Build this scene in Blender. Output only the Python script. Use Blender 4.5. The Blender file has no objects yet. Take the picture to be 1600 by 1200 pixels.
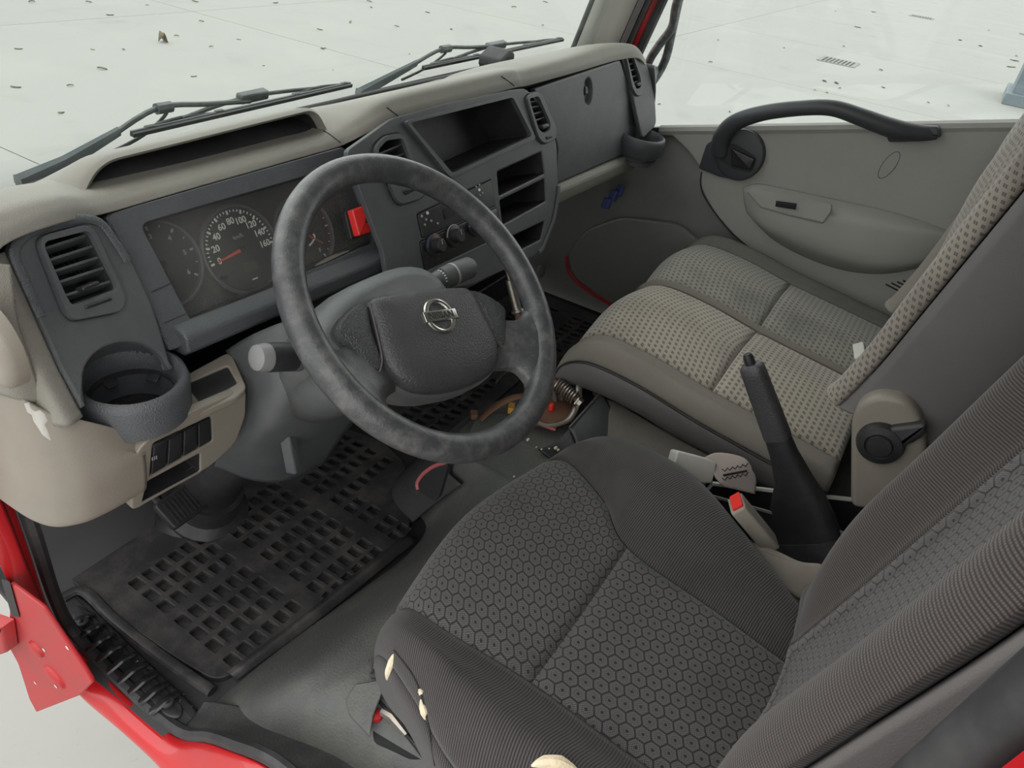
import bpy, bmesh, math, random
from mathutils import Vector as V, Matrix
random.seed(7)
SC = bpy.context.scene
COL = SC.collection
# ------------------------------------------------------------------ camera
# world: x = truck's right, y = forward, z = up, metres; cab floor z = 0, steering wheel centre (0, 0, .70)
ROWS = (V((0.52310005, -0.43379029, 0.73361592)), V((-0.84442441, -0.38033377, 0.37721831)), V((0.11538527, -0.81680611, -0.56525572)))
CAM = V((-0.65930028, -0.46490387, 1.1435364)); FPX = 1150.0
cd = bpy.data.cameras.new('camera'); co = bpy.data.objects.new('camera', cd); COL.objects.link(co)
cd.sensor_width = 36; cd.lens = FPX / 1600 * 36; cd.clip_start = .01; cd.clip_end = 300
rm = Matrix([(r.x, -r.y, -r.z) for r in ROWS]).to_4x4(); rm.translation = CAM; co.matrix_world = rm
SC.camera = co
# ------------------------------------------------------------------ light: flat overcast sky
W = bpy.data.worlds.new('overcast'); SC.world = W; W.use_nodes = True
bg = W.node_tree.nodes['Background']
bg.inputs[0].default_value = (.985, .985, .965, 1); bg.inputs[1].default_value = 1.5
sd = bpy.data.lights.new('veiled_sun', 'SUN'); sd.energy = .6; sd.angle = math.radians(60); sd.color = (1, .97, .92)
so = bpy.data.objects.new('veiled_sun', sd); COL.objects.link(so)
so.rotation_euler = V((.05, -.75, -1.0)).to_track_quat('-Z', 'Y').to_euler()
SC.view_settings.view_transform = 'Standard'; SC.view_settings.look = 'None'
SC.view_settings.exposure = 0.72; SC.view_settings.gamma = 1.0; SC.view_settings.use_curve_mapping = False

# ------------------------------------------------------------------ helpers
def ray(px, py):
    c = V(((px - 800) / FPX, (py - 600) / FPX, 1)); return V((ROWS[0].dot(c), ROWS[1].dot(c), ROWS[2].dot(c)))
def at(px, py, x=None, y=None, z=None):
    """surveyed point: where the sight line of a picture point meets a plane of the cab"""
    d = ray(px, py)
    k = (x - CAM.x) / d.x if x is not None else (y - CAM.y) / d.y if y is not None else (z - CAM.z) / d.z
    return CAM + d * k
def hit(px, py, lift=0.0):
    """point on whatever surface the sight line meets first, lifted along its normal"""
    ok, p, n, i, ob, _ = SC.ray_cast(DG[0], CAM, ray(px, py).normalized()); n = -n if n.dot(ray(px, py)) > 0 else n
    return p + n * lift
DG = [None]
def resurvey(): bpy.context.view_layer.update(); DG[0] = bpy.context.evaluated_depsgraph_get()
class Frame:
    """a working plane: origin, u (right), v (up), n (out of the surface)"""
    def __init__(s, o, u, v):
        s.o = V(o); s.u = V(u).normalized(); v = V(v); s.n = s.u.cross(v).normalized(); s.v = s.n.cross(s.u)
    def uv(s, px, py):
        d = ray(px, py); k = (s.o - CAM).dot(s.n) / d.dot(s.n); q = CAM + d * k - s.o; return (q.dot(s.u), q.dot(s.v))
    def px(s, pts): return [s.uv(*p) for p in pts]
    def pt(s, u, v, w=0): return s.o + s.u * u + s.v * v + s.n * w
    def at(s, px, py, w=0): return s.pt(*s.uv(px, py), w)
    def off(s, w): return Frame(s.o + s.n * w, s.u, s.v)

def cr(P, n, closed=False):
    """Catmull-Rom through P, n steps per span"""
    P = [V(p) for p in P]; out = []; L = len(P)
    spans = L if closed else L - 1
    for i in range(spans):
        g = (lambda k: P[k % L]) if closed else (lambda k: P[max(0, min(L - 1, k))])
        a, b, c, d = g(i - 1), g(i), g(i + 1), g(i + 2)
        for j in range(n):
            t = j / n
            out.append(.5 * ((2 * b) + (c - a) * t + (2 * a - 5 * b + 4 * c - d) * t * t + (3 * b - a - 3 * c + d) * t ** 3))
    if not closed: out.append(P[-1].copy())
    return out
def rpoly(pts, r, seg=4):
    """2-D polygon with rounded corners, always len(pts)*(seg+1) points"""
    P = [V((p[0], p[1])) for p in pts]; n = len(P); out = []
    rs = r if isinstance(r, (list, tuple)) else [r] * n
    for i in range(n):
        a, b, c = P[i - 1], P[i], P[(i + 1) % n]
        d1 = a - b; d2 = c - b; l = min(rs[i], .48 * d1.length, .48 * d2.length)
        p = b + d1.normalized() * l; q = b + d2.normalized() * l
        for k in range(seg + 1):
            t = k / seg; out.append(tuple((1 - t) ** 2 * p + 2 * t * (1 - t) * b + t * t * q))
    return out
def ell(cx, cy, rx, ry, n=32, a0=0.0, rot=0.0):
    out = []
    for i in range(n):
        a = a0 + 2 * math.pi * i / n; x, y = rx * math.cos(a), ry * math.sin(a)
        out.append((cx + x * math.cos(rot) - y * math.sin(rot), cy + x * math.sin(rot) + y * math.cos(rot)))
    return out
def ccw(o):
    a = sum(o[i - 1][0] * o[i][1] - o[i][0] * o[i - 1][1] for i in range(len(o)))
    return o if a > 0 else o[::-1]

class MB:
    def __init__(s): s.v = []; s.f = []; s.uv = {}
    def add(s, vs, fs):
        b = len(s.v); s.v += [V(p) for p in vs]; s.f += [tuple(b + i for i in f) for f in fs]; return s
    def box(s, c, size, R=None):
        c = V(c); h = V(size) / 2
        vs = [V((sx * h.x, sy * h.y, sz * h.z)) for sx in (-1, 1) for sy in (-1, 1) for sz in (-1, 1)]
        if R is not None: vs = [R @ p for p in vs]
        return s.add([c + p for p in vs], [(0, 1, 3, 2), (4, 6, 7, 5), (0, 4, 5, 1), (2, 3, 7, 6), (0, 2, 6, 4), (1, 5, 7, 3)])
    def beam(s, a, b, w, h, up=(0, 0, 1)):
        a, b = V(a), V(b); d = (b - a).normalized(); sd = d.cross(V(up)).normalized(); u = sd.cross(d)
        vs = [p + sd * i * w / 2 + u * j * h / 2 for p in (a, b) for i, j in ((-1, -1), (1, -1), (1, 1), (-1, 1))]
        return s.add(vs, [(3, 2, 1, 0), (4, 5, 6, 7)] + [(i, (i + 1) % 4, 4 + (i + 1) % 4, 4 + i) for i in range(4)])
    def rings(s, R, closed_u=True, cap=True, loop=False):
        n = len(R[0]); b = len(s.v)
        for r in R: s.v += [V(p) for p in r]
        m = len(R)
        for i in range(m if loop else m - 1):
            i2 = (i + 1) % m
            for j in range(n if closed_u else n - 1):
                k = (j + 1) % n; s.f.append((b + i * n + j, b + i * n + k, b + i2 * n + k, b + i2 * n + j))
        if cap and closed_u and not loop:
            s.f.append(tuple(b + j for j in range(n))[::-1]); s.f.append(tuple(b + (m - 1) * n + j for j in range(n)))
        return s
    def tube(s, P, r, n=10, flat=1.0, up=None, cap=True, loop=False):
        P = [V(p) for p in P]; m = len(P); R = []
        rr = r if isinstance(r, (list, tuple)) else [r] * m
        u = None
        for i, p in enumerate(P):
            if loop: d = (P[(i + 1) % m] - P[i - 1]).normalized()
            else: d = (P[min(m - 1, i + 1)] - P[max(0, i - 1)]).normalized()
            if up is not None: sd = d.cross(V(up)).normalized(); u = sd.cross(d)
            elif u is None:
                t = V((0, 0, 1)) if abs(d.z) < .9 else V((1, 0, 0)); u = (t - d * t.dot(d)).normalized(); sd = d.cross(u)
            else: u = (u - d * u.dot(d)).normalized(); sd = d.cross(u)
            R.append([p + sd * rr[i] * math.cos(2 * math.pi * k / n) + u * rr[i] * flat * math.sin(2 * math.pi * k / n) for k in range(n)])
        return s.rings(R, cap=cap, loop=loop)
    def prism(s, F, o, w0, w1, top=None, bev=0.0):
        """extrude 2-D outline o in frame F from w0 (back) to w1 (front); bev chamfers the front edge"""
        o = ccw(o); R = [[F.pt(u, v, w0) for u, v in o]]
        if bev:
            c = (sum(p[0] for p in o) / len(o), sum(p[1] for p in o) / len(o))
            def inset(d):
                res = []; n = len(o)
                for i in range(n):
                    a, b, e = V(o[i - 1]), V(o[i]), V(o[(i + 1) % n])
                    t = (e - a); t = t.normalized() if t.length > 1e-9 else V((1, 0)); nn = V((-t.y, t.x)); q = b + nn * d; res.append((q.x, q.y))
                return res
            for k in range(4):
                a = math.pi / 2 * k / 3
                R.append([F.pt(u, v, w1 - bev + bev * math.sin(a)) for u, v in inset(bev * (1 - math.cos(a)))])
        else: R.append([F.pt(u, v, w1) for u, v in (ccw(top) if top else o)])
        return s.rings(R)
    def ring(s, F, o, i, w0, w1, bev=.0):
        """flat frame between outline o and opening i (same point count), from w0 to w1"""
        o, i = ccw(o), ccw(i)
        return s.rings([[F.pt(*p, w0) for p in o], [F.pt(*p, w1 - bev) for p in o]] + ([[F.pt(p[0] + (q[0] - p[0]) * .06, p[1] + (q[1] - p[1]) * .06, w1) for p, q in zip(o, i)], [F.pt(q[0] + (p[0] - q[0]) * .06, q[1] + (p[1] - q[1]) * .06, w1) for p, q in zip(o, i)]] if bev else []) + [[F.pt(*p, w1 - bev) for p in i], [F.pt(*p, w0) for p in i]], loop=True)
    def pocket(s, F, i, w0, w1, sc=1.0, t=.003):
        """open-fronted box: walls from w1 (mouth) back to w0, closed at the back, wall thickness t"""
        i = ccw(i); c = V((sum(p[0] for p in i) / len(i), sum(p[1] for p in i) / len(i)))
        b = [tuple(c + (V(p) - c) * sc) for p in i]
        g = lambda o, k: [tuple(c + (V(p) - c) * k) for p in o]
        k = 1 + t / max(.02, max((V(p) - c).length for p in i))
        return s.rings([[F.pt(*p, w0) for p in b][::-1], [F.pt(*p, w1) for p in i][::-1], [F.pt(*p, w1) for p in g(i, k)][::-1], [F.pt(*p, w0 - t) for p in g(b, k)][::-1]])
    def lathe(s, o, ax, prof, n=28, cap=True, ref=(1, 0, .01)):
        o = V(o); ax = V(ax).normalized(); e = (V(ref) - ax * ax.dot(V(ref))).normalized(); g = ax.cross(e)
        return s.rings([[o + ax * h + (e * math.cos(2 * math.pi * k / n) + g * math.sin(2 * math.pi * k / n)) * r for k in range(n)] for r, h in prof], cap=cap)
    def sphere(s, c, r, n=10, sq=(1, 1, 1)):
        c = V(c); R = []
        for i in range(1, n // 2):
            a = math.pi * i / (n // 2)
            R.append([c + V((r * sq[0] * math.sin(a) * math.cos(2 * math.pi * k / n), r * sq[1] * math.sin(a) * math.sin(2 * math.pi * k / n), -r * sq[2] * math.cos(a))) for k in range(n)])
        return s.rings(R)
    def grid(s, G, uvs=None, thick=0.0):
        """open surface from rows of points, optional back face at -thick along the normal"""
        m, n = len(G), len(G[0]); b = len(s.v)
        for i in range(m):
            for j in range(n):
                s.v.append(V(G[i][j]))
                if uvs: s.uv[b + i * n + j] = uvs[i][j]
        for i in range(m - 1):
            for j in range(n - 1): s.f.append((b + i * n + j, b + (i + 1) * n + j, b + (i + 1) * n + j + 1, b + i * n + j + 1))
        return s

OBJ = []
def mesh(name, mb, m=None, smooth=40):
    me = bpy.data.meshes.new(name); me.from_pydata([tuple(p) for p in mb.v], [], mb.f); me.update()
    if mb.uv:
        ul = me.uv_layers.new(name='UVMap')
        for lp in me.loops: ul.data[lp.index].uv = mb.uv.get(lp.vertex_index, (0, 0))
    bm = bmesh.new(); bm.from_mesh(me)
    if not mb.uv or getattr(mb, 'fix', True): bmesh.ops.recalc_face_normals(bm, faces=bm.faces)
    bm.to_mesh(me); bm.free()
    if smooth:
        me.polygons.foreach_set('use_smooth', [True] * len(me.polygons)); me.set_sharp_from_angle(angle=math.radians(smooth))
    if m: me.materials.append(m)
    return me
def tag(o, label=None, cat=None, group=None, kind=None):
    for k, v in (('label', label), ('category', cat), ('group', group), ('kind', kind)):
        if v: o[k] = v
    return o
def part(name, mb, m, parent=None, bevel=0, seg=2, smooth=40, solid=0, sub=0, label=None, kind=None):
    me = mb if isinstance(mb, bpy.types.Mesh) else mesh(name, mb, m, smooth)
    o = bpy.data.objects.new(name, me); COL.objects.link(o)
    if parent is not None:
        o.parent = parent
        if parent.parent is None and parent.type == 'EMPTY': o.location = -parent.location
    if solid:
        d = o.modifiers.new('thickness', 'SOLIDIFY'); d.thickness = abs(solid); d.offset = -1 if solid > 0 else 1
    if sub:
        d = o.modifiers.new('subdivision', 'SUBSURF'); d.levels = d.render_levels = sub
    if bevel:
        d = o.modifiers.new('bevel', 'BEVEL'); d.width = bevel; d.segments = seg; d.limit_method = 'ANGLE'; d.angle_limit = math.radians(38); d.harden_normals = False
    if label: o['label'] = label
    if kind: o['kind'] = kind
    return o
def thing(name, label, cat, loc, group=None, kind=None):
    o = bpy.data.objects.new(name, None); COL.objects.link(o); o.location = V(loc); o.empty_display_size = .05
    return tag(o, label, cat, group, kind)
def textmesh(s, size, F, u, v, w, rot=0.0, m=None, depth=.0004, bold=0.0, shear=0):
    c = bpy.data.curves.new('t', 'FONT'); c.body = s; c.size = size; c.align_x = 'CENTER'; c.align_y = 'CENTER'; c.extrude = depth; c.offset = bold; c.resolution_u = 3
    o = bpy.data.objects.new('t', c); COL.objects.link(o)
    dg = bpy.context.evaluated_depsgraph_get(); me = bpy.data.meshes.new_from_object(o.evaluated_get(dg))
    bpy.data.objects.remove(o); bpy.data.curves.remove(c)
    ca, sa = math.cos(rot), math.sin(rot)
    for p in me.vertices:
        x, y, z = p.co; p.co = F.pt(u + x * ca - y * sa, v + x * sa + y * ca, w + z)
    me.materials.clear()
    if m: me.materials.append(m)
    return me
def surf(ctrl, ns=8, u0=0, u1=None, v0=0, v1=None, groove=0.0, gw=.014, edges='lrtb', mb=None):
    """smooth patch of a control net ctrl[v][u]; metric UVs; pillowed edges (groove depth) at the seams named in edges"""
    nv, nu = len(ctrl), len(ctrl[0]); u1 = nu - 1 if u1 is None else u1; v1 = nv - 1 if v1 is None else v1
    rowsf = [cr(r, ns) for r in ctrl]                       # along u
    cols = [cr([rowsf[i][j] for i in range(nv)], ns) for j in range(u0 * ns, u1 * ns + 1)]
    G = [[cols[j][i].copy() for j in range(len(cols))] for i in range(v0 * ns, v1 * ns + 1)]
    m, n = len(G), len(G[0])
    U = [[0.0] * n for _ in range(m)]; Vv = [[0.0] * n for _ in range(m)]
    for i in range(m):
        for j in range(1, n): U[i][j] = U[i][j - 1] + (G[i][j] - G[i][j - 1]).length
    for j in range(n):
        for i in range(1, m): Vv[i][j] = Vv[i - 1][j] + (G[i][j] - G[i - 1][j]).length
    base = [U[i][-1] / 2 for i in range(m)]; base2 = [Vv[-1][j] / 2 for j in range(n)]
    if groove:
        N = [[None] * n for _ in range(m)]
        for i in range(m):
            for j in range(n):
                a = G[i][min(n - 1, j + 1)] - G[i][max(0, j - 1)]; b = G[min(m - 1, i + 1)][j] - G[max(0, i - 1)][j]
                N[i][j] = a.cross(b).normalized()
        for i in range(m):
            for j in range(n):
                d = 9
                if 'l' in edges: d = min(d, U[i][j])
                if 'r' in edges: d = min(d, U[i][-1] - U[i][j])
                if 'b' in edges: d = min(d, Vv[i][j])
                if 't' in edges: d = min(d, Vv[-1][j] - Vv[i][j])
                if d < gw:
                    t = 1 - d / gw; G[i][j] = G[i][j] + N[i][j] * (groove * t * t)
    mb = mb or MB(); mb.fix = False
    mb.grid(G, [[(U[i][j] - base[i], Vv[i][j]) for j in range(n)] for i in range(m)])
    return mb

# ------------------------------------------------------------------ procedural materials
def nodes(name):
    m = bpy.data.materials.new(name); m.use_nodes = True; nt = m.node_tree
    return m, nt, nt.nodes['Principled BSDF'], nt.nodes.new, nt.links.new
def mat(name, col, rough=.5, metal=0.0, grain=0.0, gs=900.0, var=0.0, vs=6.0, dust=None, damt=.35, ds=9.0, coat=0.0, spec=None, detail=4, emit=None):
    """plain surface: colour variation, dust or wear blotches of a second colour, fine moulded grain"""
    m, nt, b, N, L = nodes(name); c = (*col, 1)
    b.inputs['Roughness'].default_value = rough; b.inputs['Metallic'].default_value = metal; b.inputs['Base Color'].default_value = c
    if spec is not None: b.inputs['Specular IOR Level'].default_value = spec
    if coat: b.inputs['Coat Weight'].default_value = coat; b.inputs['Coat Roughness'].default_value = .06
    tc = N('ShaderNodeTexCoord'); src = None
    if var:
        n = N('ShaderNodeTexNoise'); n.inputs['Scale'].default_value = vs; n.inputs['Detail'].default_value = detail; L(tc.outputs['Object'], n.inputs['Vector'])
        mx = N('ShaderNodeMix'); mx.data_type = 'RGBA'; mx.inputs[6].default_value = (*[x * (1 - var) for x in col], 1); mx.inputs[7].default_value = (*[min(1, x * (1 + var)) for x in col], 1)
        L(n.outputs['Fac'], mx.inputs[0]); src = mx.outputs[2]
    if dust:
        n = N('ShaderNodeTexNoise'); n.inputs['Scale'].default_value = ds; n.inputs['Detail'].default_value = 8; n.inputs['Roughness'].default_value = .68; L(tc.outputs['Object'], n.inputs['Vector'])
        r = N('ShaderNodeMapRange'); r.inputs[1].default_value = .45; r.inputs[2].default_value = .78; r.inputs[4].default_value = damt; L(n.outputs['Fac'], r.inputs[0])
        mx = N('ShaderNodeMix'); mx.data_type = 'RGBA'; L(r.outputs[0], mx.inputs[0]); mx.inputs[6].default_value = c
        if src: L(src, mx.inputs[6])
        mx.inputs[7].default_value = (*dust, 1); src = mx.outputs[2]
    if src: L(src, b.inputs['Base Color'])
    if grain:
        n = N('ShaderNodeTexVoronoi'); n.inputs['Scale'].default_value = gs; L(tc.outputs['Object'], n.inputs['Vector'])
        bp = N('ShaderNodeBump'); bp.inputs['Strength'].default_value = grain; bp.inputs['Distance'].default_value = .0006
        L(n.outputs['Distance'], bp.inputs['Height']); L(bp.outputs[0], b.inputs['Normal'])
    if emit: b.inputs['Emission Color'].default_value = (*emit, 1); b.inputs['Emission Strength'].default_value = .3
    return m
def mth(N, L, op, a, b=None, c=None):
    n = N('ShaderNodeMath'); n.operation = op
    for i, x in enumerate((a, b, c)):
        if x is None: continue
        if isinstance(x, (int, float)): n.inputs[i].default_value = x
        else: L(x, n.inputs[i])
    return n.outputs[0]
def vmth(N, L, op, a, b=None):
    n = N('ShaderNodeVectorMath'); n.operation = op
    for i, x in enumerate((a, b)):
        if x is None: continue
        if isinstance(x, tuple): n.inputs[i].default_value = x
        else: L(x, n.inputs[i])
    return n.outputs['Value'] if op in ('DOT_PRODUCT', 'LENGTH') else n.outputs[0]
def mixc(N, L, f, a, b):
    n = N('ShaderNodeMix'); n.data_type = 'RGBA'
    for i, x in ((0, f), (6, a), (7, b)):
        if isinstance(x, tuple): n.inputs[i].default_value = (*x, 1)
        elif isinstance(x, (int, float)): n.inputs[i].default_value = x
        else: L(x, n.inputs[i])
    return n.outputs[2]
def stains(N, L, tc, col, to, amt, sc, lo=.5, hi=.75):
    n = N('ShaderNodeTexNoise'); n.inputs['Scale'].default_value = sc; n.inputs['Detail'].default_value = 7; n.inputs['Roughness'].default_value = .6; L(tc.outputs['Object'], n.inputs['Vector'])
    r = N('ShaderNodeMapRange'); r.inputs[1].default_value = lo; r.inputs[2].default_value = hi; r.inputs[4].default_value = amt; L(n.outputs['Fac'], r.inputs[0])
    return mixc(N, L, r.outputs[0], col, to)
def hex_fabric(name, dark, light, size):
    m, nt, b, N, L = nodes(name); tc = N('ShaderNodeTexCoord')
    p = vmth(N, L, 'SCALE', tc.outputs['UV']); p.node.inputs['Scale'].default_value = 1 / size
    r, h = (1, 1.7320508, 1), (.5, .8660254, .5)
    a = vmth(N, L, 'SUBTRACT', vmth(N, L, 'MODULO', vmth(N, L, 'ADD', p, (100, 173.20508, 0)), r), h)
    c = vmth(N, L, 'SUBTRACT', vmth(N, L, 'MODULO', vmth(N, L, 'SUBTRACT', vmth(N, L, 'ADD', p, (100, 173.20508, 0)), h), r), h)
    a = vmth(N, L, 'MULTIPLY', a, (1, 1, 0)); c = vmth(N, L, 'MULTIPLY', c, (1, 1, 0))
    pick = mth(N, L, 'LESS_THAN', vmth(N, L, 'LENGTH', a), vmth(N, L, 'LENGTH', c))
    mv = N('ShaderNodeMix'); mv.data_type = 'VECTOR'; L(pick, mv.inputs[0]); L(c, mv.inputs[4]); L(a, mv.inputs[5])
    g = vmth(N, L, 'ABSOLUTE', mv.outputs[1]); sx = N('ShaderNodeSeparateXYZ'); L(g, sx.inputs[0])
    hd = mth(N, L, 'MAXIMUM', vmth(N, L, 'DOT_PRODUCT', g, (.5, .8660254, 0)), sx.outputs[0])      # 0 centre .. .5 edge
    ringm = mth(N, L, 'MULTIPLY', mth(N, L, 'LESS_THAN', hd, .445), mth(N, L, 'GREATER_THAN', hd, .10))
    inner = mth(N, L, 'MULTIPLY', mth(N, L, 'GREATER_THAN', hd, .215), mth(N, L, 'LESS_THAN', hd, .255))
    f = mth(N, L, 'SUBTRACT', ringm, mth(N, L, 'MULTIPLY', inner, .4))
    ck = N('ShaderNodeTexChecker'); ck.inputs['Scale'].default_value = 1 / .0016; L(tc.outputs['UV'], ck.inputs[0]); ck.inputs[1].default_value = (1, 1, 1, 1); ck.inputs[2].default_value = (.35, .35, .35, 1)
    f = mth(N, L, 'MULTIPLY', f, mth(N, L, 'ADD', mth(N, L, 'MULTIPLY', ck.outputs['Fac'], .6), .4))
    col = mixc(N, L, f, dark, light)
    col = stains(N, L, tc, col, tuple(x * .55 for x in dark), .35, 7)
    L(col, b.inputs['Base Color']); b.inputs['Roughness'].default_value = .9; b.inputs['Specular IOR Level'].default_value = .2
    b.inputs['Sheen Weight'].default_value = .15
    bp = N('ShaderNodeBump'); bp.inputs['Strength'].default_value = .25; bp.inputs['Distance'].default_value = .0006; L(f, bp.inputs['Height']); L(bp.outputs[0], b.inputs['Normal'])
    return m
def rib_fabric(name, dark, light, pitch=.0042, ax=1, amt=.3):
    m, nt, b, N, L = nodes(name); tc = N('ShaderNodeTexCoord'); s = N('ShaderNodeSeparateXYZ'); L(tc.outputs['UV'], s.inputs[0])
    w = mth(N, L, 'MULTIPLY_ADD', mth(N, L, 'SINE', mth(N, L, 'MULTIPLY', s.outputs[ax], 2 * math.pi / pitch)), .5, .5)
    w2 = mth(N, L, 'MULTIPLY_ADD', mth(N, L, 'SINE', mth(N, L, 'MULTIPLY', s.outputs[1 - ax], 2 * math.pi / .0021)), .2, .8)
    f = mth(N, L, 'MULTIPLY', w, w2)
    col = mixc(N, L, f, dark, light); col = stains(N, L, tc, col, tuple(x * .4 for x in dark), amt, 9)
    L(col, b.inputs['Base Color']); b.inputs['Roughness'].default_value = .88; b.inputs['Specular IOR Level'].default_value = .2; b.inputs['Sheen Weight'].default_value = .15
    bp = N('ShaderNodeBump'); bp.inputs['Strength'].default_value = .45; bp.inputs['Distance'].default_value = .001; L(f, bp.inputs['Height']); L(bp.outputs[0], b.inputs['Normal'])
    return m
def dash_fabric(name, base, dark, px=.0150, py=.0125, stain=(.05, .045, .04), samt=.35):
    """beige cloth with rows of short dark paired dashes"""
    m, nt, b, N, L = nodes(name); tc = N('ShaderNodeTexCoord'); s = N('ShaderNodeSeparateXYZ'); L(tc.outputs['UV'], s.inputs[0])
    row = mth(N, L, 'FLOOR', mth(N, L, 'DIVIDE', s.outputs[1], py)); odd = mth(N, L, 'MULTIPLY', mth(N, L, 'FLOORED_MODULO', row, 2), .5)
    cx = mth(N, L, 'FRACT', mth(N, L, 'ADD', mth(N, L, 'ADD', mth(N, L, 'DIVIDE', s.outputs[0], px), odd), 50)); cy = mth(N, L, 'FRACT', mth(N, L, 'ADD', mth(N, L, 'DIVIDE', s.outputs[1], py), 50))
    def bar(cx0, tilt):
        xx = mth(N, L, 'ADD', cx, mth(N, L, 'MULTIPLY', mth(N, L, 'SUBTRACT', cy, .5), tilt))
        return mth(N, L, 'MULTIPLY', mth(N, L, 'LESS_THAN', mth(N, L, 'ABSOLUTE', mth(N, L, 'SUBTRACT', xx, cx0)), .115), mth(N, L, 'LESS_THAN', mth(N, L, 'ABSOLUTE', mth(N, L, 'SUBTRACT', cy, .5)), .25))
    f = mth(N, L, 'MAXIMUM', bar(.36, .3), bar(.64, .3))
    col = mixc(N, L, mth(N, L, 'MULTIPLY', f, .85), base, dark); col = stains(N, L, tc, col, stain, samt, 4.5, .48, .72)
    n = N('ShaderNodeTexNoise'); n.inputs['Scale'].default_value = 700; L(tc.outputs['Object'], n.inputs['Vector'])
    L(col, b.inputs['Base Color']); b.inputs['Roughness'].default_value = .95; b.inputs['Specular IOR Level'].default_value = .12; b.inputs['Sheen Weight'].default_value = .25
    bp = N('ShaderNodeBump'); bp.inputs['Strength'].default_value = .25; bp.inputs['Distance'].default_value = .001; L(n.outputs['Fac'], bp.inputs['Height']); L(bp.outputs[0], b.inputs['Normal'])
    return m
def glass(name, tint=(.93, .96, .95), refl=.06, haze=0.0):
    m = bpy.data.materials.new(name); m.use_nodes = True; nt = m.node_tree; nt.nodes.clear(); N = nt.nodes.new; L = nt.links.new
    t = N('ShaderNodeBsdfTransparent'); t.inputs[0].default_value = (*tint, 1); g = N('ShaderNodeBsdfGlossy'); g.inputs['Roughness'].default_value = .02
    fr = N('ShaderNodeLayerWeight'); fr.inputs[0].default_value = .5; mx = N('ShaderNodeMixShader'); o = N('ShaderNodeOutputMaterial')
    sc = mth(N, L, 'MULTIPLY_ADD', mth(N, L, 'POWER', fr.outputs['Facing'], 5.0), .5, refl * .5)
    L(sc, mx.inputs[0]); L(t.outputs[0], mx.inputs[1]); L(g.outputs[0], mx.inputs[2]); 
    out = mx.outputs[0]
    if haze:
        df = N('ShaderNodeBsdfDiffuse'); df.inputs[0].default_value = (.5, .49, .46, 1); m2 = N('ShaderNodeMixShader'); tc = N('ShaderNodeTexCoord'); nz = N('ShaderNodeTexNoise'); nz.inputs['Scale'].default_value = 14; nz.inputs['Detail'].default_value = 7; L(tc.outputs['Object'], nz.inputs['Vector'])
        L(mth(N, L, 'MULTIPLY', nz.outputs['Fac'], haze * 2), m2.inputs[0]); L(out, m2.inputs[1]); L(df.outputs[0], m2.inputs[2]); out = m2.outputs[0]
    L(out, o.inputs[0]); return m
DUSTC = (.30, .29, .26)
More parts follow.
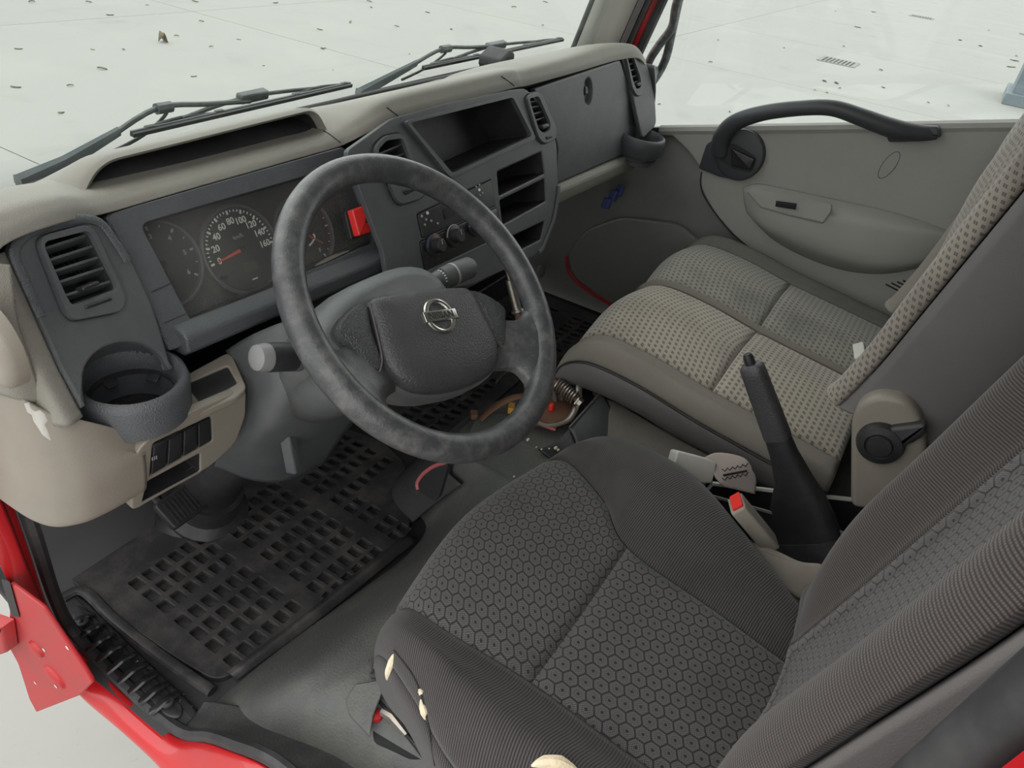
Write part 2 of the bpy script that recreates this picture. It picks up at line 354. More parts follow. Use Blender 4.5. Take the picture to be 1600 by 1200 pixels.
M = dict(
    dash=mat('dark_grey_grained_plastic', (.068, .073, .079), .5, grain=.5, gs=700, dust=(.14, .14, .135), damt=.5, ds=7),
    dashtex=mat('dark_grey_hexagon_grain_plastic', (.070, .076, .084), .45, grain=.9, gs=560, dust=(.13, .13, .13), damt=.35, ds=12),
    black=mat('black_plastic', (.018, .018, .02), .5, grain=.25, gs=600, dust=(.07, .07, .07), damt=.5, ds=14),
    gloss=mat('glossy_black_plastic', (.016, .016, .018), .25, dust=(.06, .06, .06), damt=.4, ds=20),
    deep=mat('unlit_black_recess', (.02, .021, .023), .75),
    beige=mat('taupe_grained_plastic', (.225, .216, .188), .6, grain=.6, gs=800, var=.06, dust=(.16, .148, .124), damt=.45, ds=5),
    beigelow=mat('warm_taupe_smooth_plastic', (.235, .213, .180), .45, grain=.2, gs=800, var=.06, dust=(.165, .14, .108), damt=.4, ds=8),
    beigegrey=mat('grey_taupe_door_plastic', (.29, .286, .268), .55, grain=.4, gs=700, var=.05, dust=(.20, .195, .18), damt=.35, ds=4),
    grey=mat('mid_grey_side_trim', (.16, .16, .15), .65, grain=.4, gs=600, var=.08, dust=(.10, .10, .095), damt=.5, ds=4),
    rimmat=mat('worn_steering_wheel_rubber', (.050, .052, .056), .38, grain=.35, gs=420, dust=(.17, .165, .16), damt=.7, ds=48),
    pad=mat('leathergrain_black_plastic', (.048, .047, .05), .45, grain=.9, gs=420, dust=(.10, .10, .10), damt=.3, ds=16),
    padtex=mat('dotted_dark_plastic', (.05, .052, .056), .4, grain=1.5, gs=420),
    shroud=mat('dusty_grey_column_plastic', (.085, .093, .095), .5, grain=.4, gs=700, dust=(.20, .20, .185), damt=.5, ds=9),
    mat=mat('black_rubber_floor_mat', (.030, .029, .031), .45, grain=.5, gs=420, dust=(.13, .12, .112), damt=.75, ds=14),
    floorblack=mat('black_floor_rubber', (.018, .018, .019), .65),
    floor=mat('grey_green_moulded_floor_cover', (.076, .080, .077), .6, grain=.9, gs=260, dust=(.165, .158, .128), damt=.55, ds=8),
    floordark=mat('dark_moulded_floor_cover', (.038, .039, .041), .6, grain=.8, gs=260, dust=(.12, .12, .11), damt=.6, ds=6),
    carpet=mat('worn_grey_carpet', (.145, .135, .118), .95, grain=1.0, gs=500, dust=(.22, .20, .165), damt=.5, ds=8, spec=.1),
    vinyl=mat('slate_grey_vinyl', (.130, .122, .121), .5, grain=.3, gs=700, dust=(.18, .17, .16), damt=.3, ds=6),
    velour=mat('taupe_grey_velour', (.20, .182, .160), .95, grain=.3, gs=900, dust=(.27, .25, .22), damt=.5, ds=6, spec=.1),
    velourdark=mat('soiled_grey_velour', (.15, .145, .135), .95, grain=.3, gs=900, dust=(.09, .085, .08), damt=.6, ds=6, spec=.1),
    red=mat('red_truck_paint', (.46, .008, .012), .35, coat=.35, dust=(.34, .02, .02), damt=.3, ds=10),
    redmatt=mat('red_primer_metal', (.38, .014, .018), .5, dust=(.20, .05, .045), damt=.6, ds=14),
    pink=mat('faded_pink_red_metal', (.50, .13, .14), .55, dust=(.30, .14, .12), damt=.6, ds=20),
    redswitch=mat('red_translucent_switch', (.72, .035, .03), .35),
    steel=mat('dull_zinc_steel', (.36, .34, .31), .38, metal=.9, dust=(.20, .12, .07), damt=.6, ds=30),
    rust=mat('rusty_brown_steel', (.18, .095, .06), .7, metal=.3, dust=(.30, .15, .08), damt=.7, ds=26),
    chrome=mat('satin_chrome', (.62, .61, .58), .25, metal=1.0),
    foam=mat('exposed_cream_foam', (.72, .62, .47), .95, grain=1, gs=300, dust=(.55, .42, .16), damt=.5, ds=40),
    rubber=mat('black_door_seal_rubber', (.022, .022, .024), .6, dust=(.10, .10, .10), damt=.5, ds=12),
    rubberg=mat('grey_weatherstrip', (.095, .088, .088), .55, dust=(.17, .16, .16), damt=.5, ds=10),
    wiper=mat('black_wiper_metal', (.045, .052, .055), .45, dust=(.16, .18, .18), damt=.5, ds=30),
    wiperarm=mat('weathered_grey_wiper_arm', (.15, .17, .18), .42, dust=(.26, .28, .28), damt=.5, ds=20),
    tubem=mat('black_mirror_tube', (.04, .045, .05), .4, dust=(.25, .27, .28), damt=.7, ds=60),
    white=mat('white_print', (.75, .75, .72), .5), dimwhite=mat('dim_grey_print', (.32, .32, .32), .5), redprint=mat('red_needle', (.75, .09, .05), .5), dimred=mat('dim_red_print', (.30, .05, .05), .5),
    dialm=mat('black_dial_face', (.022, .024, .026), .6), lcd=mat('dim_olive_lcd', (.045, .05, .032), .4),
    webbing=mat('grey_beige_webbing', (.42, .36, .33), .85, grain=.6, gs=700), bucklegrey=mat('taupe_buckle_plastic', (.27, .245, .21), .5, dust=(.20, .17, .13), damt=.5, ds=25), bucklelight=mat('pale_grey_buckle_plastic', (.50, .49, .45), .45),
    yellow=mat('amber_yellow_plastic', (.60, .33, .05), .5), bluep=mat('blue_connector_plastic', (.05, .07, .22), .5), paper=mat('pale_crumbs', (.75, .70, .58), .8),
    handle=mat('satin_black_handle', (.038, .041, .047), .45, grain=.3, gs=600),
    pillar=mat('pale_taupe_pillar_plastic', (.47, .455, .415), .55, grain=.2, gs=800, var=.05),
    stalkend=mat('pale_worn_grey_plastic', (.18, .18, .183), .5),
    leaf=mat('dry_brown_leaf', (.13, .105, .07), .9), scratch=mat('bare_white_scrape', (.50, .485, .45), .7), headliner=mat('grey_headliner', (.42, .41, .38), .9),
    iron=mat('grey_drain_iron', (.17, .17, .155), .7), bluebox=mat('grey_blue_painted_metal', (.115, .145, .165), .6), stitch=mat('black_thread', (.02, .02, .02), .9),
    hexd=hex_fabric('black_hexagon_seat_cloth', (.030, .027, .029), (.128, .121, .121), .0200),
    rib=rib_fabric('black_ribbed_seat_cloth', (.022, .020, .021), (.098, .090, .089), .0036, 1),
    ribv=rib_fabric('brown_black_ribbed_seat_cloth', (.030, .025, .024), (.115, .10, .096), .0036, 1, .15),
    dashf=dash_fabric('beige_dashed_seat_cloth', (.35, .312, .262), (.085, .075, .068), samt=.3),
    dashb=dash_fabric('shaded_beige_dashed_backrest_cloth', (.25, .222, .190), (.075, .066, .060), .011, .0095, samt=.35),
    dashg=dash_fabric('soiled_beige_dashed_seat_cloth', (.255, .243, .215), (.085, .078, .072), stain=(.075, .075, .072), samt=.7),
    glass=glass('clear_cab_glass'), lens=glass('dusty_clear_lens', (.95, .95, .95), .06, .07), drop=glass('water', (.95, .95, .95), .12),
)
def concrete():
    m, nt, b, N, L = nodes('pale_concrete_yard'); tc = N('ShaderNodeTexCoord'); col = (.262, .261, .247)
    c = stains(N, L, tc, col, (.25, .252, .235), .8, .35, .4, .7); c = stains(N, L, tc, c, (.20, .20, .187), .7, 1.6, .55, .75); c = stains(N, L, tc, c, (.296, .293, .277), .7, .8, .5, .75)
    n = N('ShaderNodeTexNoise'); n.inputs['Scale'].default_value = 45; n.inputs['Detail'].default_value = 6; L(tc.outputs['Object'], n.inputs['Vector'])
    r = N('ShaderNodeMapRange'); r.inputs[1].default_value = .66; r.inputs[2].default_value = .76; r.inputs[4].default_value = .35; L(n.outputs['Fac'], r.inputs[0]); c = mixc(N, L, r.outputs[0], c, (.17, .17, .15))
    L(c, b.inputs['Base Color']); b.inputs['Roughness'].default_value = .8; b.inputs['Specular IOR Level'].default_value = .2
    return m
M['concrete'] = concrete(); M['joint'] = mat('dark_joint_filler', (.19, .186, .17), .9)
# ------------------------------------------------------------------ the yard outside
GZ = -.80
def struct(name, mb, m, label, cat, **k): return tag(part(name, mb, m, **k), label, cat, kind='structure')
ground = struct('ground', MB().box((14, 6, GZ - .06), (120, 90, .08)), M['joint'], 'pale concrete yard around the truck', 'ground')
XJ = [6.33 + 4.4 * i for i in range(-6, 12)]; YJ = [-22.0, -13.2, -4.5, 4.2, 8.55, 12.9, 17.25, 21.6, 26.0]
slab_mes = [mesh('concrete_slab', MB().box((0, 0, 0), (4.39, YJ[j + 1] - YJ[j] - .01, .03)), M['concrete']) for j in range(len(YJ) - 1)]
for i in range(len(XJ) - 1):
    for j in range(len(YJ) - 1):
        s = part('concrete_slab', slab_mes[j], None, ground); s.location = ((XJ[i] + XJ[i + 1]) / 2, (YJ[j] + YJ[j + 1]) / 2, GZ - .015)
# drain grates
def grate(c, w, l, label):
    t = thing('drain_grate', label, 'drain', (c[0], c[1], GZ), 'square drains in the yard')
    f = MB()
    for sx in (-1, 1): f.box((c[0] + sx * w / 2, c[1], GZ + .004), (.04, l, .012)); f.box((c[0], c[1] + sx * l / 2, GZ + .004), (w, .04, .012))
    part('grate_frame', f, M['iron'], t)
    part('sump', MB().box((c[0], c[1], GZ + .001), (w, l, .003)), M['deep'], t)
    bar = mesh('bar', MB().box((0, 0, 0), (w, .028, .01)), M['iron'])
    for k in range(9):
        b = part('bar', bar, None, t); b.location = V((c[0], c[1] - l / 2 + l * (k + .5) / 9, GZ + .006)) - t.location
a = at(1310, 97, z=GZ); grate((a.x, a.y), .55, .58, 'dark square drain grate seen above the grab handle')
a = at(1440, 27, z=GZ); grate((a.x, a.y), .5, .6, 'smaller far drain grate near the top edge')
# scattered leaves
def leafmesh(i, L, w):
    mb = MB(); n = 5; rows = []
    for k in range(n + 1):
        t = k / n; ww = w * math.sin(math.pi * (.06 + .9 * t)) ** .8; z = .006 + .008 * math.sin(t * 3 + i)
        rows.append([V((L * (t - .5), -ww, z + .008)), V((L * (t - .5), 0, z)), V((L * (t - .5), ww, z + .012))])
    mb.fix = False; mb.grid(rows); return mesh('fallen_leaf', mb, M['leaf'])
lm = [leafmesh(i, .075 + .012 * i, .018 + .003 * i) for i in range(4)]
spots = [(110, 135, 4), (160, 109, 5), (96, 177, 4), (25, 137, 4), (50, 4, 4), (139, 4, 3), (305, 3, 3), (431, 5, 3), (276, 57, 3), (315, 34, 3), (500, 47, 3), (373, 62, 2), (330, 74, 3), (193, 78, 3), (145, 78, 2), (29, 77, 3), (548, 35, 3), (505, 77, 3), (412, 103, 2), (303, 120, 3), (520, 110, 2), (577, 3, 3), (580, 12, 3), (172, 24, 3), (230, 9, 2), (620, 42, 3), (668, 20, 3), (705, 46, 3), (803, 12, 4), (848, 40, 3), (547, 36, 2), (505, 76, 3), (640, 85, 2), (852, 4, 3), (1340, 43, 4), (1365, 19, 3), (1305, 18, 3), (1318, 73, 3), (1500, 63, 4), (1532, 72, 4), (1545, 48, 3), (1376, 110, 4), (1288, 127, 5), (1307, 130, 5), (1312, 139, 3), (1273, 141, 3), (1292, 145, 3), (1380, 137, 3), (1481, 166, 3), (1450, 161, 3), (1585, 95, 5), (1580, 105, 5), (1588, 88, 4), (1590, 130, 5), (1586, 140, 5), (1030, 163, 3), (1110, 98, 3), (1122, 63, 3), (1140, 175, 3), (1225, 75, 2), (1597, 54, 5)]
for k, (px, py, sz) in enumerate(spots):
    p = at(px, py, z=GZ); d = (p - CAM).length
    if sz == 0: continue
    o = part('fallen_leaf', lm[k % 4], None); o.location = p; f = sz * d / 1150 / .08 * 2.1
    o.scale = (f, f * .8, min(1, f)); o.rotation_euler = (0, 0, random.uniform(-.9, .9))
    fr_ = px < 950
    tag(o, 'small dark dry leaf on the concrete seen through the windscreen' if fr_ else 'small dark dry leaf on the concrete seen through the passenger window', 'leaf', 'small leaves beyond the windscreen' if fr_ else 'small leaves beyond the passenger window')
p = at(258, 66, z=GZ); mb = MB(); mb.fix = False
mb.grid([[p + V((-.06 + .024 * k, .03 - .05 * j + .012 * k, .01 + .10 * math.sin(k * .8 + j * .4) * (1 if k < 3 else .3))) for j in range(3)] for k in range(6)])
tag(part('curled_leaf', mb, M['leaf'], solid=.004), 'largest curled brown leaf on the concrete beyond the left wiper', 'leaf')
# grey-blue cabinet standing at the right edge of the yard
t = thing('yard_cabinet', 'grey-blue metal box at the right edge beyond the passenger window', 'cabinet', at(1602, 170, z=GZ))
c = t.location + V((.55, -.2, 0))
part('body', MB().box(c + V((0, 0, .62)), (1.0, .9, 1.0)), M['bluebox'], t, bevel=.02); part('plinth', MB().box(c + V((0, 0, .08)), (1.15, 1.05, .16)), M['bluebox'], t, bevel=.01)

# ------------------------------------------------------------------ the cab shell
XL, XR = -.40, 1.37
# floor pan with the toe board rising ahead
mb = MB(); fl = []
for y, z in ((-.96, -.02), (.2, -.02), (.56, -.02), (.64, .03), (.72, .20), (.72, .52)): fl.append([V((x, y, z)) for x in (-.345, 0, .5, 1.0, XR)])
mb.fix = False; mb.grid([r for r in fl][::-1])
floor = struct('floor', mb, M['floorblack'], 'black moulded cab floor under the rubber mats', 'floor', solid=.02)
# engine cover / seat plinth: slanted front, flat top
prof = []
for x, yb, yt, zt in ((-.335, .16, .10, .03), (-.29, .185, .04, .06), (-.235, .190, .005, .165), (-.12, .182, -.04, .20), (.04, .158, -.045, .205), (.17, .142, -.03, .21), (.255, .160, .03, .21), (.285, .235, .125, .205), (.34, .275, .16, .205), (.46, .26, .15, .21), (.58, .19, .11, .21), (.8, .17, .10, .22), (1.05, .17, .10, .22), (1.37, .17, .10, .22)):
    prof.append([V((x, yb + .004, -.03)), V((x, yb, .0)), V((x, yb * .62 + yt * .38, zt * .42)), V((x, yb * .25 + yt * .75, zt * .85)), V((x, yt, zt)), V((x, yt - .07, zt + .012 * (zt > .1))), V((x, -.35, zt + .0)), V((x, -.86, zt))])
ctrl = [[prof[j][i] for j in range(len(prof))] for i in range(8)]
plinth = struct('trim_1', surf(ctrl, 5), M['floor'], 'grey-green moulded engine cover rising under the seats', 'engine cover', solid=.012)
# rear wall, roof, roof edges, left rear pillar
struct('wall_back', MB().box((.485, -.96, .72), (1.80, .04, 1.52)), M['grey'], 'dark rear wall of the cab behind the seats', 'wall')
mb = MB(); mb.box((.485, -.31, 1.50), (1.80, 1.28, .04)); struct('ceiling', mb, M['headliner'], 'cab roof lining above the seats', 'ceiling', bevel=.02)
# right side wall below the glass, ahead of and behind the door trim
def sill(y): return .606 + (.24 - y) * .2645
G = []
for y in (.72, .5, .24, 0, -.3, -.6, -.93): G.append([V((XR + .01, y, -.03)), V((XR, y, .2)), V((XR, y, .45)), V((XR + .005, y, sill(min(y, .3)) - .004))])
mb = MB(); mb.fix = False; mb.grid(G)
struct('wall_right', mb, M['grey'], 'grey side trim of the passenger footwell', 'wall', solid=-.02)
# upper right side: door window frame and rear quarter
mb = MB(); mb.beam((XR + .02, -.93, 1.42), (XR + .02, .30, 1.42), .05, .10); mb.beam((XR + .02, -.80, .7), (XR + .02, -.80, 1.45), .05, .14, (0, 1, 0))
struct('trim_2', mb, M['beige'], 'upper door frame of the passenger side', 'frame')
# passenger glass
f = lambda y, z: V((XR + .035 - max(0, z - .7) * .06, y, z))
mb = MB(); mb.fix = False; mb.grid([[f(y, sill(y) - .04 + (1.39 - sill(y)) * k / 4) for k in range(5)] for y in (.34, 0, -.3, -.75)])
w2 = struct('window_2', mb, M['glass'], 'clear side glass of the passenger door', 'window', solid=.004)
part('glass_seal', MB().beam(V((XR + .012, .34, sill(.34) + .001)), V((XR + .012, -.75, sill(-.75) + .001)), .02, .012), M['rubber'], w2, label='black rubber strip along the bottom of the side glass')
# windscreen: leans back, gently bowed
def ws(x, t, o=0.0):
    s = (x - .485) / .89
    return V((x, .527 - .052 * s * s - .02 * s ** 6 - t * .28 + o * .96, .755 + t + o * .27))
NX = 24
mb = MB(); mb.fix = False; mb.grid([[ws(-.40 + 1.77 * j / NX, .74 * i / 8) for j in range(NX + 1)] for i in range(9)])
w1 = struct('window_1', mb, M['glass'], 'large raked windscreen above the dashboard', 'window', solid=.005)
R = []
mb = MB(); mb.tube([ws(-.40 + 1.74 * j / 30, .006 + .016 * (-.40 + 1.74 * j / 30 - .485) / .89, -.004) for j in range(31)], .010, 8); part('glass_seal', mb, M['rubber'], w1, label='black rubber seal along the foot of the windscreen')
struct('trim_3', MB().beam((-.42, .325, 1.50), (1.39, .325, 1.50), .09, .09), M['headliner'], 'header rail over the windscreen', 'frame')
# right front pillar: taupe trim inside, grey seal, red sheet metal outside
def strip(cols, name, m, label, parent=None, **k):
    mb = MB(); mb.fix = False; mb.grid(cols); return part(name, mb, m, parent, label=label, solid=.006, **k)
pil = thing('trim_4', 'right front pillar with taupe inner trim and red outer metal', 'pillar', (1.36, .42, .77), kind='structure')
def pp(t, x, dy): return V((x, .50 - .28 * t + dy, .755 + t))
TT = (-.03, .0, .08, .2, .4, .74)
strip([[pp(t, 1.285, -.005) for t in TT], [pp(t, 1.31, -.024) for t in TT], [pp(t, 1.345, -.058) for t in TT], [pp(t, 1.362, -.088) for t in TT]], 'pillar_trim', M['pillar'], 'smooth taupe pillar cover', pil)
mb = MB(); mb.tube([pp(t, 1.283, .0) for t in TT], .007, 8); part('glass_edge', mb, M['rubber'], pil, label='black edge of the windscreen')
mb = MB(); mb.tube([pp(t, 1.368, -.097) for t in TT], .010, 8); part('door_seal', mb, M['rubberg'], pil, label='grey rubber door seal')
mb = MB(); mb.tube([pp(t, 1.383, -.108) for t in TT], .010, 8); part('door_seal', mb, M['rubber'], pil, label='black rubber door seal')
strip([[pp(t, 1.388, -.106) for t in TT], [pp(t, 1.402, -.128) for t in TT], [pp(t, 1.425, -.120) for t in TT], [pp(t, 1.43, -.05) for t in TT]], 'outer_metal', M['red'], 'red painted pillar metal', pil)
mb = MB(); mb.tube([pp(t, 1.412, -.138) for t in TT], .013, 8); part('window_channel', mb, M['rubber'], pil, label='black glass channel')
# left front pillar (mostly outside the picture)
pil2 = thing('trim_5', 'left front pillar above the dashboard end', 'pillar', (-.42, .42, .77), kind='structure')
strip([[pp(t, -.395, -.02) for t in TT], [pp(t, -.435, -.10) for t in TT], [pp(t, -.45, -.16) for t in TT]], 'outer_metal', M['red'], None, pil2)
# left rear pillar at the bottom right of the picture: grey trim, seal, red metal
bp = thing('trim_6', 'door pillar beside the driver seat with black seal and red metal', 'pillar', (-.40, -.60, 0), kind='structure')
def bpp(z, x, y): return V((x, y - .10 * (z - .85), z))
ZZ = (-.02, .3, .6, .8, 1.0, 1.2, 1.48)
strip([[bpp(z, -.455, -.70) for z in ZZ], [bpp(z, -.455, -.590) for z in ZZ], [bpp(z, -.445, -.568) for z in ZZ], [bpp(z, -.424, -.566) for z in ZZ], [bpp(z, -.408, -.584) for z in ZZ]], 'outer_metal', M['red'], 'red painted pillar metal', bp)
mb = MB(); mb.tube([bpp(z, -.396, -.572) for z in ZZ], .017, 10); part('door_seal', mb, M['rubber'], bp, label='black rubber door seal')
strip([[bpp(z, -.385, -.582) for z in ZZ], [bpp(z, -.35, -.590) for z in ZZ], [bpp(z, -.325, -.62) for z in ZZ], [bpp(z, -.32, -.86) for z in ZZ]], 'pillar_trim', M['rubberg'], 'grey pillar trim', bp)
# red door sill and front door post seen at the lower left
sl = thing('door_sill', 'red painted door sill and post below the dashboard end', 'door sill', (-.38, .2, -.1))
inner = [at(-35, 640, x=-.385), at(5, 740, x=-.375), at(45, 850, x=-.362), at(78, 945, x=-.346), at(110, 998, z=.012), at(195, 1084, z=.002), at(272, 1148, z=.002), at(319, 1157, x=-.332), at(352, 1168, x=-.335), at(424, 1200, x=-.338), V((-.345, -.15, .17)), V((-.35, -.4, .27)), V((-.36, -.62, .31))]
path = [p + V((-.035, -.01, 0)) for p in inner[:3]] + [at(58, 985, x=-.385), at(122, 1068, z=-.006), at(187, 1124, z=-.012), at(242, 1174, z=-.012)] + [p + V((-.045, .0, -.045)) for p in inner[7:]]
outer = [p + V((-.012, .004, -.022)) for p in path]; low = [p + V((.03, .02, -.10)) for p in path]
ctrl = [cr(r, 4) for r in (inner, [a * .5 + b * .5 + V((0, 0, .006)) for a, b in zip(inner, path)], path, outer, low)]
mb = MB(); mb.fix = False; mb.grid(ctrl); part('sheet_metal', mb, M['red'], sl, solid=-.004, sub=1)
mb = MB(); mb.tube(cr([p + V((.008, -.006, .006)) for p in inner], 5), .010, 8); part('door_seal', mb, M['rubber'], sl, label='black rubber door seal')
# lower red hinge bracket with holes and bolts
F = Frame(at(80, 1010, x=-.405), (0, -1, 0), (-.05, 0, 1))
hb = thing('hinge_bracket', 'red sheet metal bracket with holes hanging below the door post', 'bracket', F.o)
part('plate', MB().prism(F, rpoly(F.px([(8, 915), (60, 955), (128, 1055), (138, 1072), (118, 1092), (52, 1117), (40, 1095), (22, 1040), (8, 1015)]), .006, 2), -.012, -.006), M['redmatt'], hb, bevel=.002)
for px, py, r in ((80, 1062, .024), (52, 1018, .016)):
    u, v = F.uv(px, py); part('boss', MB().lathe(F.pt(u, v, -.006), F.n, [(r, 0), (r * .9, .004), (r * .6, .006), (.0005, .006)]), M['redmatt'], hb)
for px, py in ((50, 1071), (88, 1072), (63, 1020), (99, 1017)):
    u, v = F.uv(px, py); part('hole', MB().lathe(F.pt(u, v, -.0055 if px != 88 else 0.0008), F.n, [(.0035, 0), (.0033, .0006), (.0003, .0007)], 10), M['scratch'], hb, label='bright hole through the bracket')
part('hinge_knuckle', MB().prism(F, rpoly(F.px([(-10, 960), (18, 970), (24, 1010), (-10, 1022)]), .006, 2), -.004, .016, bev=.005), M['redmatt'], hb)
u, v = F.uv(9, 997); part('bolt', MB().lathe(F.pt(u, v, .016), F.n, [(.007, 0), (.006, .004), (.003, .005), (.0005, .003)], 12), M['rust'], hb, label='dark bolt head')
part('slot', MB().prism(F, rpoly(F.px([(-3, 908), (10, 912), (26, 968), (14, 966)]), .004, 2), -.0045, -.004), M['deep'], hb)
# ------------------------------------------------------------------ dashboard
def plate(F, o, holes, w0, w1, bev=.0, name='plate', m=None, smooth=True):
    """flat panel with openings, outline o and holes in frame coordinates"""
    c = bpy.data.curves.new('c', 'CURVE'); c.dimensions = '2D'; c.fill_mode = 'BOTH'; c.extrude = max(1e-5, abs(w1 - w0) / 2 - bev); c.bevel_depth = bev; c.bevel_resolution = 1; c.offset = -bev
    for ring in [o] + holes:
        sp = c.splines.new('POLY'); sp.points.add(len(ring) - 1); sp.use_cyclic_u = True
        for p, q in zip(sp.points, ring): p.co = (q[0], q[1], 0, 1)
    ob = bpy.data.objects.new('c', c); COL.objects.link(ob); dg = bpy.context.evaluated_depsgraph_get()
    me = bpy.data.meshes.new_from_object(ob.evaluated_get(dg)); bpy.data.objects.remove(ob); bpy.data.curves.remove(c)
    me.name = name; mid = (w0 + w1) / 2
    for p in me.vertices: p.co = F.pt(p.co.x, p.co.y, mid + p.co.z)
    bm = bmesh.new(); bm.from_mesh(me); bmesh.ops.remove_doubles(bm, verts=bm.verts, dist=1e-6); bmesh.ops.recalc_face_normals(bm, faces=bm.faces); bm.to_mesh(me); bm.free()
    me.polygons.foreach_set('use_smooth', [smooth] * len(me.polygons)); me.set_sharp_from_angle(angle=math.radians(20))
    me.materials.clear(); me.materials.append(m); return me
D = thing('dashboard', 'full-width taupe and dark grey truck dashboard below the windscreen', 'dashboard', (.47, .30, .40))
FC = Frame((0, .285, .70), (1, 0, 0), (0, .07, .145)); FV = Frame((-.28, .255, .71), (1, .22, 0), (0, .075, .18)); FS = Frame((.47, .24, .70), (1, 0, 0), (0, .115, .31))
FG = Frame((1.0, .277, .69), (1, 0, 0), (0, .05, .217)); FR = Frame((1.22, .268, .72), (1, -.22, 0), (0, .07, .2))
# top pad
PX = [(-.39, (.24, .77), (.245, .80), (.27, .815), (.34, .80), (.42, .772)), (-.34, (.262, .797), (.270, .811), (.295, .82), (.37, .80), (.455, .768)), (-.26, (.287, .792), (.294, .807), (.318, .813), (.40, .795), (.48, .768)),
      (-.205, (.314, .776), (.322, .787), (.345, .793), (.42, .785), (.50, .768)), (-.1, (.320, .774), (.329, .783), (.352, .788), (.43, .784), (.515, .768)), (.1, (.320, .774), (.329, .783), (.352, .788), (.43, .784), (.525, .768)), (.185, (.320, .774), (.329, .784), (.352, .79), (.43, .786), (.525, .768)),
      (.225, (.302, .79), (.31, .803), (.335, .812), (.43, .797), (.525, .768)), (.285, (.288, .806), (.294, .822), (.32, .834), (.42, .80), (.53, .768)), (.47, (.286, .806), (.292, .823), (.318, .836), (.42, .80), (.53, .768)), (.64, (.288, .806), (.294, .823), (.32, .834), (.42, .80), (.53, .768)),
      (.72, (.300, .798), (.305, .814), (.33, .826), (.42, .81), (.525, .768)), (.95, (.305, .797), (.31, .812), (.335, .826), (.42, .81), (.52, .768)), (1.14, (.303, .80), (.309, .818), (.334, .832), (.41, .812), (.505, .768)), (1.235, (.283, .80), (.292, .82), (.315, .828), (.385, .808), (.485, .768)), (1.285, (.275, .775), (.285, .795), (.31, .805), (.36, .80), (.45, .768))]
PX = [c[:5] + ((c[5][0], .756 + .014 * (c[0] - .485) / .89),) for c in PX]
ctrl = [[V((c[0], *c[5 - i])) for c in PX] for i in range(5)]
top = part('top_pad', surf(ctrl, 6), M['beige'], D, solid=.006, label='taupe grained upper dashboard pad')
part('defroster_slot', MB().tube(cr([V((x, ws(x, 0).y - .05, .7835)) for x in (.25, .5, .75, .95)], 5), .005, 6, flat=.35, up=(0, 0, 1)), M['deep'], top, label='dark defroster slot')
# hood with the display recess over the instruments
arch_i = rpoly([(-.205, -.006), (-.172, .030), (.172, .036), (.192, -.004)], [.0, .03, .02, .0], 6); arch_o = rpoly([(-.218, -.008), (-.179, .037), (.178, .043), (.203, -.006)], [.0, .035, .025, .0], 6)
FH = Frame((0, .354, .784), (1, 0, 0), (0, .1, 1))
mb = MB(); mb.rings([[FH.pt(u * .98, v * .78, -.050) for u, v in arch_i], [FH.pt(u, v, 0) for u, v in arch_i], [FH.pt(a[0] * .5 + b[0] * .5, a[1] * .5 + b[1] * .5, .003) for a, b in zip(arch_i, arch_o)], [FH.pt(u, v, -.003) for u, v in arch_o], [FH.pt(u * 1.02, v * .86, -.04) for u, v in arch_o], [FH.pt(u * 1.08, v * .25 - .018, -.125) for u, v in arch_o]], closed_u=False, cap=False)
hood = part('instrument_hood', mb, M['beige'], D, smooth=60, label='taupe hood arching over the instruments')
part('display_recess', MB().rings([[FH.pt(u * .97, v * .74, -.048) for u, v in arch_i], [FH.pt(u * .985, v * .95, -.008) for u, v in arch_i]], closed_u=False, cap=False), M['black'], hood, label='black recess under the hood')
mb = MB(); mb.fix = False; mb.grid([[FH.pt(a + (b - a) * k / 12, v, w) for k in range(13)] for v, w, a, b in ((.025, -.046, -.170, .172), (.018, -.030, -.184, .180), (.004, -.012, -.197, .188), (-.006, -.006, -.205, .192))]); part('display_face', mb, M['black'], hood, label='sloping black face inside the hood')
# hidden core closing the back of the pockets
core = []
for x in (-.375, 1.315): core.append([V((x, y, z)) for y, z in ((.52, .745), (.385, .755), (.365, .62), (.37, .50), (.44, .43), (.58, .40), (.60, .70))])
part('inner_core', MB().rings(core), M['deep'], D)
# instrument cluster
ob = [(162, 336), (300, 296), (536, 229), (600, 392), (440, 462), (264, 550)]; ib = [(218, 351), (330, 318), (540, 258), (586, 377), (440, 442), (300, 506)]
o2, i2 = rpoly(FC.px(ob), .008, 4), rpoly(FC.px(ib), .012, 4)
bez = part('cluster_bezel', MB().ring(FC, o2, i2, -.012, .004, bev=.003), M['dashtex'], D, smooth=30, label='dark grey textured bezel around the instruments')
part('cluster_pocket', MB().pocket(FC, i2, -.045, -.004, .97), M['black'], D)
lip = MB(); a, b = FC.at(268, 512), FC.at(602, 384)
lip.rings([[p + V((0, y, z)) for y, z in ((.0, .004), (-.020, .0), (-.026, -.006), (-.026, -.026), (-.015, -.036), (.02, -.036))] for p in (a, a + (b - a) * .02, a + (b - a) * .98, b)])
part('cluster_lip', lip, M['dashtex'], D, bevel=.003, label='protruding lower lip of the cluster')
for (p, q) in (((234, 457), (268, 441)), ((254, 505), (287, 491))):
    part('bezel_joint', MB().tube([FC.at(*p, .0045), FC.at(*q, .0045)], .0008, 4), M['deep'], bez)
FD = FC.off(-.043)
